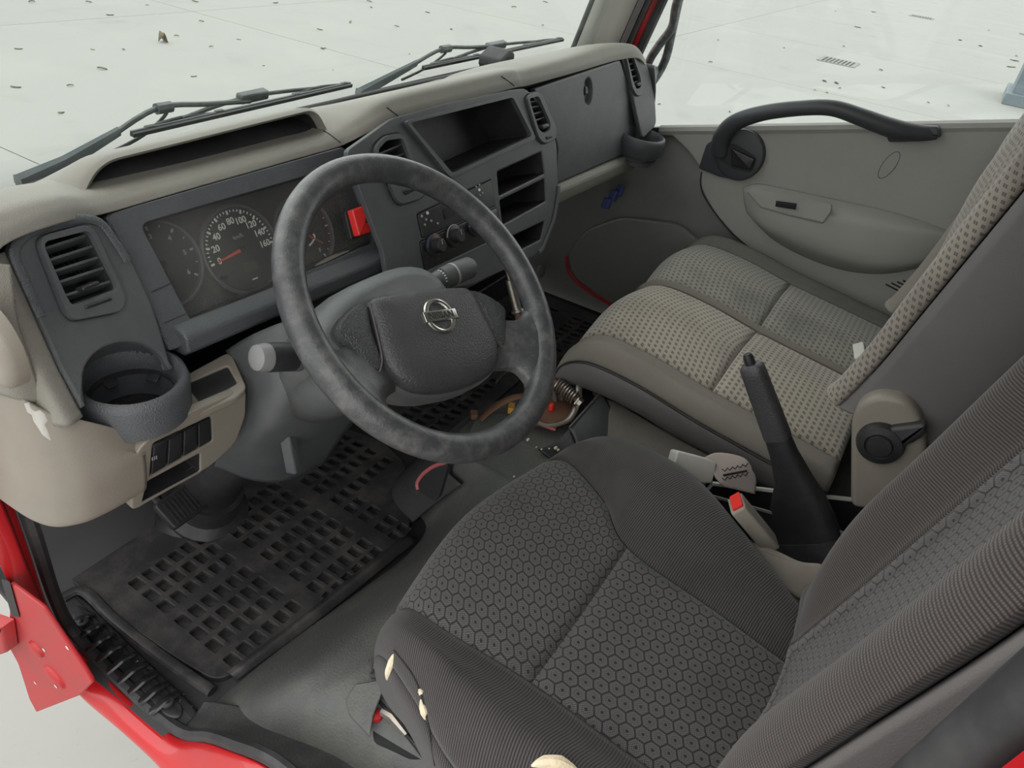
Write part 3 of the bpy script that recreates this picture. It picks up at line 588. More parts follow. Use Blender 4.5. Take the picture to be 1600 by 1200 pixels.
def dial(c, R, name, label, nums, a0, a1, size, needle=None, mm='white', majors=9, minors=4):
    cu, cv = FD.uv(*c)
    d = part(name, MB().lathe(FD.pt(cu, cv), FD.n, [(R * 1.10, .0), (R * 1.10, .003), (R * 1.04, .005), (R, .0025), (.0005, .0025)], 48), M['dialm'], D, label=label)
    part('dial_ring', MB().rings([[FD.pt(cu + r * math.cos(t), cv + r * math.sin(t), w) for t in [2 * math.pi * k / 48 for k in range(48)]] for r, w in ((R * 1.13, .0), (R * 1.13, .005), (R * 1.09, .0065), (R * 1.045, .005))], cap=False), M['dash'], d)
    tk = MB(); tot = majors - 1
    for k in range(tot * minors + 1):
        t = a0 + (a1 - a0) * k / (tot * minors); L_ = .10 if k % minors == 0 else .055; wd = .026 if k % minors == 0 else .014
        r0, r1 = R * (.985 - L_), R * .985; c_, s_ = math.cos(t), math.sin(t)
        q = [(r0, -wd), (r1, -wd), (r1, wd), (r0, wd)]
        tk.prism(FD, [(cu + r * c_ - w * R * s_, cv + r * s_ + w * R * c_) for r, w in q], .0024, .0031)
    part('scale_marks', tk, M[mm], d)
    for k, n in enumerate(nums):
        if not n: continue
        t = a0 + (a1 - a0) * k / (len(nums) - 1)
        part('numeral', textmesh(n, size, FD, cu + R * .72 * math.cos(t), cv + R * .72 * math.sin(t), .0028, 0, M[mm], .0002, .0002), None, d)
    if needle:
        t, l, nm = needle; c_, s_ = math.cos(t), math.sin(t)
        part('needle', MB().prism(FD, [(cu - s_ * .0022, cv + c_ * .0022), (cu + s_ * .0022, cv - c_ * .0022), (cu + c_ * R * l + s_ * .0009, cv + s_ * R * l - c_ * .0009), (cu + c_ * R * l - s_ * .0009, cv + s_ * R * l + c_ * .0009)], .004, .0052), M[nm], d, label='red needle')
        part('needle_hub', MB().lathe(FD.pt(cu, cv, .003), FD.n, [(.0045, 0), (.004, .004), (.0005, .0048)], 16), M['gloss'], d)
    return d
cu, cv = FD.uv(376, 390); R0 = .056
ang = lambda px, py: math.atan2(FD.uv(px, py)[1] - cv, FD.uv(px, py)[0] - cu)
a0, a1 = ang(339, 410), ang(412, 381)
if a0 < 0: a0 += 2 * math.pi
sp = dial((376, 390), R0, 'speedometer', 'round black speedometer with white numerals', ['0', '20', '40', '60', '80', '100', '120', '140', '160'], a0, a1, .0125, (a0, .8, 'redprint'), 'white', 9, 4)
part('unit_text', textmesh('km/h', .0085, FD, cu + .002, cv + .018, .0028, 0, M['dimwhite'], .0002), None, sp)
part('odometer_display', MB().prism(FD, rpoly(FD.px([(377, 412), (399, 407), (402, 420), (381, 425)]), .002, 2), .0025, .0032), M['lcd'], sp, label='dim olive display window')
part('small_print', MB().prism(FD, FD.px([(393, 436), (401, 433), (401, 435), (393, 438)]), .0025, .0029), M['white'], sp)
part('reset_knob', MB().tube([FD.at(345, 435, 0), FD.at(345, 435, .012)], .003, 10), M['gloss'], sp)
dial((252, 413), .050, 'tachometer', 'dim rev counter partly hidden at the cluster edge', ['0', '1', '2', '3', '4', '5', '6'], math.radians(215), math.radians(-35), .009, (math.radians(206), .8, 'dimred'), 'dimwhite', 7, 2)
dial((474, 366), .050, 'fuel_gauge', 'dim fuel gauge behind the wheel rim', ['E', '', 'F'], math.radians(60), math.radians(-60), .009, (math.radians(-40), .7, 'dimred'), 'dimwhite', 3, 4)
part('gauge_arc', MB().tube(cr([FD.at(487, 366, .004), FD.at(489, 371, .004), FD.at(486, 378, .004), FD.at(481, 384, .004)], 4), .0014, 6), M['white'], D, label='white curved gauge mark')
part('cluster_lens', MB().prism(FC, rpoly(FC.px(ib), .012, 4), -.020, -.018), M['lens'], D, label='dusty clear cover over the dials')
part('crumb_pile', MB().tube(cr([FC.at(495, 415, -.004), FC.at(520, 402, -.003), FC.at(548, 391, -.004)], 4), [.001, .003, .004, .005, .0045, .004, .003, .003, .001], 6, flat=.4), M['carpet'], D, label='pale dust gathered on the cluster ledge')
# red hazard switch
FZ = FC.off(.016)
hz = part('hazard_switch', MB().prism(FZ, rpoly(FZ.px([(551, 328), (584, 316), (596, 357), (562, 369)]), .003, 3), -.02, .0, bev=.003), M['redswitch'], D, label='bright red hazard light switch')
part('switch_surround', MB().prism(FZ, rpoly(FZ.px([(547, 329), (584, 315), (598, 358), (558, 373)]), .003, 3), -.022, -.012, bev=.002), M['black'], hz)
u, v = FZ.uv(572, 345); part('warning_triangle', MB().ring(FZ, [(u - .004, v - .003), (u + .004, v - .003), (u, v + .004)], [(u - .0022, v - .002), (u + .0022, v - .002), (u, v + .002)], -.0004, .0004), M['deep'], hz)

# ---- air vents
def vent(F, outer, inner, lines, m, label, rim=.006, tabs=None, dep=.04, cross=0):
    o, i = rpoly(F.px(outer), .014, 4), rpoly(F.px(inner), .008, 4)
    v = part('air_vent', MB().ring(F, o, i, -.006, rim, bev=.002), m, D, smooth=35, label=label)
    part('vent_box', MB().pocket(F, i, -dep, .0, .96), M['deep'], v)
    for p, q in lines:
        a, b = F.at(*p), F.at(*q); d = (b - a).normalized(); mb = MB(); up = (F.v * .75 + F.n * .66).normalized()
        mb.rings([[e + F.n * n_ + F.v * v_ for n_, v_ in ((-.002, .0015), (-.001, -.001), (-.016, -.008), (-.018, -.006))] for e in (a, b)]); part('slat', mb, M['dash'], v)
    for k in range(cross):
        u0, v0 = F.uv(*inner[0]); u1, v1 = F.uv(*inner[1]); u2, v2 = F.uv(*inner[3]); u3, v3 = F.uv(*inner[2]); t = (k + 1) / (cross + 1)
        part('vane', MB().beam(F.pt(u0 + (u1 - u0) * t, v0 + (v1 - v0) * t, -.03), F.pt(u2 + (u3 - u2) * t, v2 + (v3 - v2) * t, -.03), .0015, .014, F.n), M['black'], v)
    if tabs:
        for poly in tabs: part('vent_tab', MB().prism(F, rpoly(F.px(poly), .003, 3), -.004, .008, bev=.002), M['black'], v, label='small black vent slider')
    return v
c4 = lambda x, y: (x / 3.2, 300 + y / 3.2)
# left panel with the vent and cup holder
lp = [(12, 392), (30, 366), (70, 345), (120, 334), (160, 337), (205, 405), (240, 480), (262, 552), (269, 580)] + [(199 + 69 * math.cos(math.radians(a)), 592 - 58 * math.sin(math.radians(a))) for a in range(20, 181, 12)] + [(131, 640), (95, 575), (45, 465)]
vo = [(52, 371), (138, 349), (192, 466), (186, 488), (112, 502), (98, 490)]; vi = [(61, 380), (134, 361), (174, 440), (178, 452), (107, 478), (98, 462)]
vh = rpoly(FV.px(vo), .014, 4)
part('side_panel', plate(FV, rpoly(FV.px(lp), [.02] * 8 + [.004] * 16 + [.004, .02, .02], 4), [vh], -.012, .0, .003, 'side_panel', M['dash']), None, D, label='dark grey panel left of the instruments')
part('panel_edge', MB().tube([FV.pt(u, v, .001) for u, v in rpoly(FV.px([(100, 570), (50, 465), (18, 394), (34, 371), (72, 351), (120, 341), (157, 344), (200, 408), (234, 482), (255, 545)]), .02, 4)[5:-12]], .005, 8, flat=.4, up=FV.n), M['dashtex'], D, label='raised textured edge of the side panel')
vent(FV, vo, vi, [(c4(205, 290), c4(440, 215)), (c4(222, 350), c4(470, 270)), (c4(248, 405), c4(500, 325)), (c4(272, 460), c4(525, 378)), (c4(305, 525), c4(560, 445))], M['dash'], 'left air vent with five slats', tabs=[[c4(385, 480), c4(470, 445), c4(480, 465), c4(395, 502)], [c4(402, 570), c4(535, 525), c4(540, 545), c4(408, 590)]], cross=4)
# cup holder: horizontal cup with a rolled lip
cup = at(203, 590, y=.243); Rr = .062
part('cup_niche', MB().rings([[V((cup.x + r * math.cos(t), cup.y + r * math.sin(t), z)) for t in [.30 + 2.5 * k / 24 for k in range(25)]] for r, z in ((.054, cup.z - .01), (.056, cup.z + .025), (.060, cup.z + .052))], closed_u=False, cap=False), M['dash'], D, solid=.003, smooth=60, label='curved niche wall behind the cup holder')
part('cup_holder', MB().lathe(cup, (0, -.08, 1), [(.046, -.085), (.049, -.02), (.052, .001), (.057, .006), (Rr, .003), (Rr + .003, -.006), (Rr + .002, -.045), (.055, -.052), (.050, -.052)], 40, cap=False), M['dashtex'], D, smooth=50, label='round dark cup holder with a rolled lip')
part('cup_floor', MB().lathe(cup + V((0, 0, -.062)), (0, -.08, 1), [(.051, -.004), (.051, 0), (.036, .0), (.033, .004), (.027, .003), (.0005, .002)], 32), M['gloss'], D)
part('cup_ring', MB().rings([[cup + V((r * math.cos(t), r * math.sin(t), h)) for t in [2 * math.pi * k / 36 for k in range(36)]] for r, h in ((.0535, -.020), (.046, -.022), (.046, -.026), (.0535, -.026))], cap=False, loop=True), M['black'], D)
for t in (.4, 1.6, 2.7): part('cup_finger', MB().beam(cup + V((.054 * math.cos(t), .054 * math.sin(t), -.022)), cup + V((.036 * math.cos(t), .036 * math.sin(t), -.030)), .014, .003), M['black'], D, bevel=.001)
# taupe left end of the dashboard
G = []
for y, x, zt, zb in ((.50, -.40, .74, .655), (.40, -.405, .775, .66), (.31, -.405, .80, .665), (.262, -.400, .805, .665), (.232, -.385, .80, .655), (.226, -.362, .79, .64)):
    G.append([V((x + .012, y + .01, zt)), V((x + .004, y, zt - .02)), V((x, y, zt * .66 + zb * .34)), V((x, y, zt * .33 + zb * .67)), V((x, y, zb))])
part('end_panel', surf(G[::-1], 6), M['beige'], D, solid=.006, label='taupe left end of the dashboard')
# taupe lip beside the side panel
edge = [(12, 392), (45, 465), (95, 575), (134, 650)]
ea = [FV.at(*p, -.004) for p in edge]; eb = [p + V((-.022, -.006, .002)) for p in ea]; ec = [p + V((-.04, .03, 0)) for p in ea]; t0 = [FV.at(*p, -.004) for p in ((30, 366), (45, 465))]
part('panel_surround', surf([ea, eb, ec], 6), M['beige'], D, solid=.004, label='taupe border left of the side panel')
fc = Frame(at(-22, 552, x=-.408), (0, -1, .15), (0, .15, 1)); part('fuse_cover', MB().prism(fc, ell(0, 0, .028, .040, 28), -.02, .0, bev=.010), M['beigelow'], D, label='rounded taupe cover at the dashboard end')
# lower taupe switch panel
FB = Frame((-.20, .206, .50), (1, 0, 0), (0, -.03, .12))
zt_, zb_ = .588, .462
cols = [(-.398, .50, 0), (-.398, .30, .004), (-.388, .235, .0), (-.365, .206, -.004), (-.33, .197, -.004), (-.285, .196, 0.0)]
rows = []
for z, dy, dz in ((.605, .010, 0), (.580, .004, 0), (.54, 0, 0), (.50, .006, 0), (.472, .014, .0), (.462, .028, .0), (.465, .06, 0)):
    rows.append([V((x, y + dy, (z if z < .55 else z + (.066, .066, .060, .03, .0, -.042)[k] * (1 if z > .6 else .5 if k < 5 else 1)) + (k < 2) * .012 * (z < .49))) for k, (x, y, e) in enumerate(cols)])
lowp = part('lower_panel', surf(rows, 6), M['beigelow'], D, solid=.005, label='warm taupe lower panel below the cup holder')
swo = FB.px([(234, 746), (239, 693), (330, 650), (332, 690)]); slo = FB.px([(222, 786), (231, 752), (313, 708), (313, 737)])
po = FB.px([(205, 800), (211, 712), (228, 690), (290, 648), (385, 607), (384, 650), (368, 692), (330, 728)])
part('switch_face', plate(FB, rpoly(po, .012, 4), [rpoly(swo, .004, 3), rpoly(slo, .004, 3)], -.012, .0, .002, 'switch_face', M['beigelow']), None, D, label='taupe face holding the switch row')
part('storage_slot', MB().pocket(FB, rpoly(slo, .004, 3), -.05, -.002, .97), M['black'], D, label='black storage slot')
swp = part('switch_row', MB().prism(FB, rpoly(swo, .004, 3), -.02, -.004), M['black'], D, label='row of black rocker switches')
(u0, v0), (u1, v1), (u2, v2), (u3, v3) = swo
for k in range(4):
    g = lambda s, t: (u1 + (u2 - u1) * s + (u0 - u1) * t * (1 - s) + (u3 - u2) * t * s, v1 + (v2 - v1) * s + (v0 - v1) * t * (1 - s) + (v3 - v2) * t * s)
    q = [g((k + .06) / 4, .08), g((k + .94) / 4, .08), g((k + .94) / 4, .92), g((k + .06) / 4, .92)]
    part('rocker_switch', MB().prism(FB, rpoly(q, .002, 2), -.006, .001, bev=.0015), M['gloss'], swp)
for k in range(3):
    u, v = FB.uv(237 + 3.2 * k, 716 - k); part('switch_symbol', MB().prism(FB, [(u - .0006, v - .003), (u + .0006, v - .003), (u + .0006, v + .003), (u - .0006, v + .003)], .001, .0014), M['dimwhite'], swp)
# shelf with the small square lid
FT = Frame((-.16, .224, .562), (1, 0, 0), (0, .045, .012))
sh = FT.px([(262, 640), (282, 590), (352, 552), (362, 552), (386, 606), (370, 620), (290, 655)]); ct = FT.px([(291, 599), (356, 571), (371, 598), (314, 631)])
part('shelf', plate(FT, rpoly(sh, .008, 3), [rpoly(ct, .004, 3)], -.012, .0, .002, 'shelf', M['beigelow']), None, D, label='taupe shelf beside the cup holder')
part('tray_lid', MB().prism(FT, rpoly(ct, .004, 3), -.012, -.003), M['black'], D, label='square black lid in the shelf')
# white scrape on the lower panel
resurvey(); sc_ = [hit(*p, .0008) for p in ((38, 630), (43, 629), (47, 638), (54, 643), (60, 641), (67, 647), (72, 658), (68, 664), (73, 674), (78, 688), (66, 678), (60, 668), (53, 658), (50, 648), (43, 643))]
part('paint_scrape', MB().rings([[p + V((.002, 0, 0)) for p in sc_], sc_]), M['scratch'], D, label='ragged white scrape in the taupe plastic')

# ---- centre stack
so_ = [(541, 236), (575, 212), (612, 185), (700, 160), (800, 140), (822, 138), (846, 165), (870, 222), (873, 300), (866, 345), (846, 395), (740, 445), (612, 470), (600, 395)]
tray = [(636, 193), (797, 153), (827, 212), (703, 271)]; cub1 = [(777, 268), (846, 237), (851, 271), (780, 306)]; cub2 = [(781, 313), (851, 279), (853, 314), (786, 351)]; cub3 = [(790, 374), (851, 345), (845, 374), (800, 397)]
radio = [(652, 335), (767, 281), (773, 322), (660, 372)]; heat = [(656, 378), (776, 325), (786, 366), (664, 424)]
clo = [(580, 232), (598, 212), (628, 208), (664, 300), (655, 312), (620, 322)]; cli = [(586, 236), (600, 220), (625, 217), (645, 272), (638, 280), (606, 290)]
cro = [(819, 150), (842, 144), (866, 200), (866, 218), (848, 226), (838, 216)]; cri = [(823, 155), (838, 151), (856, 192), (856, 202), (846, 208), (838, 202)]
hs = [rpoly(FS.px(h), r, 3) for h, r in ((tray, .008), (cub1, .004), (cub2, .004), (cub3, .004), (radio, .003), (heat, .004))] + [rpoly(FS.px(clo), .014, 4), rpoly(FS.px(cro), .014, 4)]
part('centre_fascia', plate(FS, rpoly(FS.px(so_), .012, 4), hs, -.012, .0, .003, 'centre_fascia', M['dash']), None, D, label='dark grey centre fascia between the vents')
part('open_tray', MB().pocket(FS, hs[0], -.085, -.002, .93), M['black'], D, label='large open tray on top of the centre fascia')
to = rpoly(FS.px([(628, 190), (800, 147), (834, 217), (699, 279)]), .010, 4); ti = rpoly(FS.px(tray), .008, 4)
part('tray_rim', MB().ring(FS, to, ti, -.004, .007, bev=.003), M['dash'], D, smooth=35, label='raised rim around the open tray')
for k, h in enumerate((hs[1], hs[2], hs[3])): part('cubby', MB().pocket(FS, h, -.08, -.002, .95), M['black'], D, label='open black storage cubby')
part('fascia_border', MB().tube([FS.pt(u, v, .002) for u, v in rpoly(FS.px([(868, 225), (872, 300), (864, 345), (845, 392), (745, 440)]), .012, 4)[5:-5]], .005, 8, flat=.6, up=FS.n), M['dash'], D)
cs = lambda x, y: (500 + x / 2.667, y / 2.667)
vent(FS, clo, cli, [((588, 243), (628, 226)), ((592, 254), (633, 240)), ((597, 267), (638, 254)), ((603, 281), (643, 268))], M['dash'], 'centre vent partly behind the wheel', tabs=[[(624, 298), (644, 288), (648, 296), (628, 306)]], cross=2)
vent(FS, cro, cri, [((823, 161), (841, 157)), ((826, 169), (845, 165)), ((830, 179), (849, 174)), ((834, 189), (853, 183)), ((838, 199), (856, 193))], M['dash'], 'narrow vent right of the open tray', tabs=[[(842, 196), (852, 193), (854, 199), (844, 203)], [(848, 214), (858, 211), (859, 215), (850, 219)]], cross=2)
rd = part('radio', MB().prism(FS, hs[4], -.03, .002, bev=.0015), M['black'], D, label='black car radio in the centre fascia')
part('radio_display', MB().prism(FS, rpoly(FS.px([(690, 328), (742, 304), (745, 318), (694, 343)]), .002, 2), .0015, .003), M['gloss'], rd)
for k, (x, y, r, mm) in enumerate([(666, 333, .0028, 'white'), (657, 338, .0024, 'dimwhite'), (664, 343, .002, 'dimwhite'), (672, 345, .002, 'dimwhite'), (682, 349, .002, 'dimwhite'), (662, 351, .002, 'dimwhite'), (747, 297, .0028, 'white'), (747, 289, .002, 'dimwhite'), (742, 292, .002, 'dimwhite'), (748, 305, .002, 'dimwhite'), (752, 302, .002, 'dimwhite')]):
    part('radio_button', MB().lathe(FS.at(x, y, .002), FS.n, [(r, 0), (r * .9, .0018), (.0003, .002)], 10), M[mm], rd)
hp = part('heater_panel', MB().prism(FS, hs[5], -.02, .001, bev=.001), M['gloss'], D, label='black heater control panel')
for k, (x, y) in enumerate([(677, 384), (707, 369), (741, 353)]):
    kn = part('heater_knob', MB().lathe(FS.at(x, y, .001), FS.n, [(.020, 0), (.019, .004), (.013, .006), (.012, .018), (.010, .020), (.0005, .020)], 24), M['black'], hp)
    u, v = FS.uv(x, y); part('knob_pointer', MB().prism(FS, [(u - .001, v + .002), (u + .001, v + .002), (u + .001, v + .010), (u - .001, v + .010)], .0198, .0216), M['dimwhite'], kn)
    for a0_, a1_, mm in ((.5, 1.6, 'dimred'), (1.7, 3.0, 'bluep')):
        if k: mm = 'dimwhite'
        part('scale_arc', MB().tube([FS.pt(u + .0195 * math.cos(t), v + .0195 * math.sin(t), .0045) for t in [a0_ + (a1_ - a0_) * q / 8 for q in range(9)]], .0010, 5), M[mm], kn)
# ---- passenger side: glove box lid, taupe rail, end vent, cup ring
gl = [(833, 139), (905, 115), (968, 94), (976, 120), (988, 170), (994, 232), (868, 287), (871, 230), (855, 180)]
glo = rpoly(FG.px(gl), .010, 4); lo = ell(*FG.uv(918, 143), .022, .030, 24)
gd = part('glove_box_lid', plate(FG, glo, [lo], -.012, .002, .003, 'glove_box_lid', M['dash']), None, D, label='large dark grey glove box lid')
part('latch_recess', MB().pocket(FG, lo, -.010, .0, .8), M['dash'], gd, label='oval finger recess in the lid')
part('lock', MB().lathe(FG.at(916, 142, -.010), FG.n, [(.010, 0), (.009, .010), (.006, .012), (.0005, .011)], 16), M['black'], gd, label='black lock barrel')
a_, b_ = [(867, 291), (994, 236), (993, 261), (867, 321)], None
q0, q1 = FG.at(867, 306, -.004), FG.at(1000, 247, -.004)
part('lower_rail', MB().rings([[p + V((0, y, z)) for y, z in ((.03, .024), (-.004, .024), (-.014, .014), (-.014, -.008), (-.006, -.022), (.03, -.026))] for p in (q0 + V((-.04, 0, 0)), q0, q1)]), M['beige'], D, bevel=.004, label='taupe rail under the glove box')
rp = [(966, 76), (984, 70), (1003, 82), (1016, 115), (1024, 155), (1026, 195), (1004, 218), (994, 175), (985, 130)]
rvo = [(974, 82), (986, 80), (1002, 120), (1004, 146), (994, 152), (986, 140)]; rvi = [(977, 87), (985, 85), (998, 122), (999, 136), (992, 140), (987, 128)]
part('side_panel', plate(FR, rpoly(FR.px(rp), .015, 4), [rpoly(FR.px(rvo), .014, 4)], -.012, 0, .003, 'side_panel', M['dash']), None, D, label='dark grey panel at the passenger end')
vent(FR, rvo, rvi, [((978, 92), (989, 89)), ((980, 101), (992, 98)), ((983, 111), (995, 107)), ((986, 121), (997, 117)), ((989, 130), (999, 126))], M['dash'], 'passenger end air vent', tabs=[[(991, 131), (999, 128), (1000, 133), (993, 136)]], cross=2)
cup2 = at(1004, 212, y=.225); cup2.x = max(1.2, min(1.24, cup2.x))
part('cup_holder', MB().lathe(cup2, (0, -.08, 1), [(.045, -.07), (.050, -.01), (.052, .001), (.056, .005), (.061, .002), (.063, -.006), (.060, -.04), (.05, -.05)], 36, cap=False), M['dashtex'], D, smooth=50, label='dark cup holder at the passenger end')
part('cup_floor', MB().lathe(cup2 + V((0, 0, -.06)), (0, 0, 1), [(.048, 0), (.047, .003), (.0005, .003)], 24), M['black'], D)
# right end of the dashboard
G = [[V((1.295, .262, .775)), V((1.305, .245, .70)), V((1.30, .24, .60)), V((1.30, .26, .52))], [V((1.325, .29, .775)), V((1.335, .28, .70)), V((1.335, .28, .60)), V((1.335, .30, .50))], [V((1.33, .46, .76)), V((1.34, .46, .7)), V((1.34, .46, .6)), V((1.34, .46, .48))]]
part('end_panel', surf(G, 5), M['dash'], D, solid=.005, label='dark right end of the dashboard')
# under-dash closing panels
und = []
for x, y0, z0 in ((-.375, .24, .50), (-.12, .25, .55), (.16, .255, .585), (.20, .22, .47), (.62, .20, .47), (.70, .22, .50), (.82, .265, .535), (1.30, .265, .535)): und.append([V((x, y0, z0)), V((x, y0 + .05, z0 - .03)), V((x, .46, z0 - .09 if x < .7 else z0 - .12)), V((x, .66, z0 - .06 if x < .7 else z0 - .12))])
part('under_panel', surf([[und[j][i] for j in range(8)] for i in range(4)], 4), M['black'], D, solid=.004, label='black closing panel under the dashboard')
part('lower_brace', MB().beam(FS.at(735, 452, -.03), FS.at(800, 418, -.03), .012, .012), M['dash'], D, bevel=.003)
for k, (x, y) in enumerate(((948, 318), (958, 306), (968, 298))): part('connector', MB().box(at(x, y, y=.285), (.022, .02, .03), Matrix.Rotation(.4, 3, 'Y')), M['bluep'], D, bevel=.003, label='blue electrical connector under the glove box')
# ------------------------------------------------------------------ steering wheel (turned about 17 degrees clockwise)
AL = math.radians(42); WN = V((0, -math.sin(AL), math.cos(AL))); WM = V((0, math.cos(AL), math.sin(AL))); WC = V((0, 0, .70))
dl = math.radians(-17); wu = V((1, 0, 0)) * math.cos(dl) + WM * math.sin(dl); wv = WM * math.cos(dl) - V((1, 0, 0)) * math.sin(dl)
FW = Frame(WC, wu, wv); FK = Frame(WC, (1, 0, 0), WM)        # turned wheel frame, fixed column frame
SW = thing('steering_wheel', 'worn black two-spoke steering wheel turned slightly clockwise', 'steering wheel', WC)
rc, rt = .1878, .0178
part('rim', MB().tube([FW.pt(rc * math.cos(2 * math.pi * k / 96), rc * math.sin(2 * math.pi * k / 96), 0) for k in range(96)], rt, 20, loop=True, up=WN), M['rimmat'], SW, label='thick worn black wheel rim')
def spoke(sg):
    ang = lambda a: math.radians(a if sg > 0 else 180 - a)
    rows = []
    for t, au, ad, r, z, th in ((0, -6, -58, .085, -.034, 1), (.35, -11, -50, .118, -.026, 1), (.7, -14, -43, .150, -.012, 1), (.88, -11, -46, .167, -.004, 1), (1, -5, -51, .180, .0, 1)):
        row = []
        for k in range(7):
            a = ang(au + (ad - au) * k / 6); e = 1 - abs(k - 3) / 3
            row.append(FW.pt(r * math.cos(a), r * math.sin(a), z + .010 * min(1, e * 2.2)))
        rows.append(row if sg > 0 else row[::-1])
    back = [[p - FW.n * (.012 + .014 * min(1, (1 - abs(k - 3) / 3) * 2)) for k, p in enumerate(r)] for r in rows]
    ring = [cr(rows[i], 3) + cr(back[i][::-1], 3) for i in range(5)]
    dense = list(zip(*[cr([ring[i][j] for i in range(5)], 5) for j in range(len(ring[0]))]))
    return MB().rings([list(r) for r in dense])
for sg in (1, -1): part('spoke', spoke(sg), M['rimmat'], SW, smooth=60)
hub_o = [(0, .026), (.06, .024), (.105, .014), (.142, -.012), (.136, -.034), (.118, -.066), (.078, -.098), (.03, -.113), (-.03, -.113), (-.078, -.098), (-.118, -.066), (-.136, -.034), (-.142, -.012), (-.105, .014), (-.06, .024)]
def dome(o, c, z0, h, n=7, pw=.5):
    R = []
    for k in range(n + 1):
        t = k / n; s = math.cos(t * math.pi / 2) if k < n else .02
        R.append([FW.pt(c[0] + (p[0] - c[0]) * (s ** pw), c[1] + (p[1] - c[1]) * (s ** pw), z0 + h * math.sin(t * math.pi / 2)) for p in o])
    return R
hub_c = [tuple(p[:2]) for p in cr([(*p, 0) for p in hub_o], 4, True)]
mid = (0, -.045)
part('hub_shell', MB().rings([[FW.pt(mid[0] + (p[0] - mid[0]) * s, mid[1] + (p[1] - mid[1]) * s, z) for p in hub_c] for s, z in ((.70, -.085), (.92, -.07), (1.0, -.045), (1.0, -.022))]), M['shroud'], SW, smooth=50, label='grey shell behind the horn pad')
pad_o = [(0, .022), (.055, .020), (.082, .014), (.088, -.02), (.092, -.066), (.072, -.096), (.03, -.109), (-.03, -.109), (-.072, -.096), (-.092, -.066), (-.088, -.02), (-.082, .014), (-.055, .020)]
pad_c = [tuple(p[:2]) for p in cr([(*p, 0) for p in pad_o], 4, True)]
pad = part('horn_pad', MB().rings([[FW.pt(*p, -.03) for p in pad_c]] + dome(pad_c, mid, -.012, .016)), M['pad'], SW, smooth=60, label='black grained horn pad')
for sg in (1, -1):
    wq = [(sg * a, b) for a, b in ((.086, .015), (.112, .008), (.138, -.014), (.130, -.034), (.114, -.064), (.096, -.066), (.092, -.02))]
    wc = [tuple(p[:2]) for p in cr([(*p, 0) for p in wq], 3, True)]; cm = (sg * .108, -.025)
    part('pad_wing', MB().rings([[FW.pt(*p, -.032) for p in wc], [FW.pt(*p, -.018) for p in wc], [FW.pt(cm[0] + (p[0] - cm[0]) * .93, cm[1] + (p[1] - cm[1]) * .93, -.012) for p in wc], [FW.pt(cm[0] + (p[0] - cm[0]) * .5, cm[1] + (p[1] - cm[1]) * .5, -.008) for p in wc], [FW.pt(cm[0] + (p[0] - cm[0]) * .03, cm[1] + (p[1] - cm[1]) * .03, -.007) for p in wc]]), M['padtex'], SW, smooth=50, label='dotted dark side panel of the pad')
for sg in (1, -1): part('pad_highlight', MB().tube(cr([FW.pt(sg * x, y, z) for x, y, z in ((.084, .013, -.010), (.0895, -.02, -.0095), (.0955, -.055, -.011), (.104, -.070, -.013))], 4), .0013, 6), M['rubberg'], SW, label='pale strip painted as the edge highlight beside the horn pad')  # thin pale tubes paint the glossy edge highlight beside the pad
eu, ev = 0.0, -.020; ez = .0035
em = part('emblem', MB().tube([FW.pt(eu + .0205 * math.cos(t), ev + .0205 * math.sin(t), ez) for t in [2 * math.pi * k / 40 for k in range(40)]], .0033, 8, loop=True, up=WN), M['chrome'], SW, label='round chrome emblem with a crossbar reading NISSAN')
part('emblem_bar', MB().prism(FW, rpoly([(eu - .0268, ev - .0068), (eu + .0268, ev - .0068), (eu + .0268, ev + .0068), (eu - .0268, ev + .0068)], .001, 2), ez - .003, ez + .0038, bev=.0008), M['chrome'], em)
part('emblem_lettering', textmesh('NISSAN', .0122, FW, eu, ev - .0002, ez + .0038, 0, M['deep'], .0003, .00022), None, em)

# ------------------------------------------------------------------ steering column with stalks
ST = thing('steering_column', 'grey steering column shroud behind the wheel', 'steering column', (0, .17, .50))
def oval(off, rx, ry, cy, n=28, pw=2.6):
    o = []
    for k in range(n):
        t = 2 * math.pi * k / n; c, s = math.cos(t), math.sin(t)
        o.append(FK.pt(rx * math.copysign(abs(c) ** (2 / pw), c), cy + ry * math.copysign(abs(s) ** (2 / pw), s), off))
    return o
half = lambda o, up: o[0:15] if up else o[14:] + o[:1]
sec = ((-.062, .098, .052, .004), (-.075, .118, .066, .008), (-.11, .128, .074, .008), (-.17, .120, .072, .008), (-.24, .105, .065, .008))
up_ = [half(oval(*s), True) for s in sec]; lo_ = [half(oval(*s), False) for s in sec]
part('upper_shroud', MB().rings([[FK.pt(0, .01, -.060)] * 15] + up_, closed_u=False, cap=False), M['shroud'], ST, solid=.003, smooth=60, label='dusty grey upper column cover')
part('lower_shroud', MB().rings([[FK.pt(0, .004, -.060)] * len(lo_[0])] + lo_, closed_u=False, cap=False), M['shroud'], ST, solid=.003, smooth=60, label='grey lower column cover')
# left stalk
a, b = FK.pt(-.10, .022, -.115), FK.pt(-.185, .054, -.10)
s1 = part('indicator_stalk', MB().tube([a, a + (b - a) * .35, a + (b - a) * .42, a + (b - a) * .8, a + (b - a) * .9], [.013, .0145, .0175, .0175, .016], 16), M['black'], ST, label='black indicator stalk with a pale worn end')
part('stalk_end', MB().tube([a + (b - a) * .82, a + (b - a) * .9, a + (b - a) * 1.0, a + (b - a) * 1.04], [.0168, .0168, .015, .008], 16), M['stalkend'], s1, label='pale worn stalk end')
part('stalk_ring', MB().tube([a + (b - a) * .36, a + (b - a) * .45], .0182, 16), M['dash'], s1)
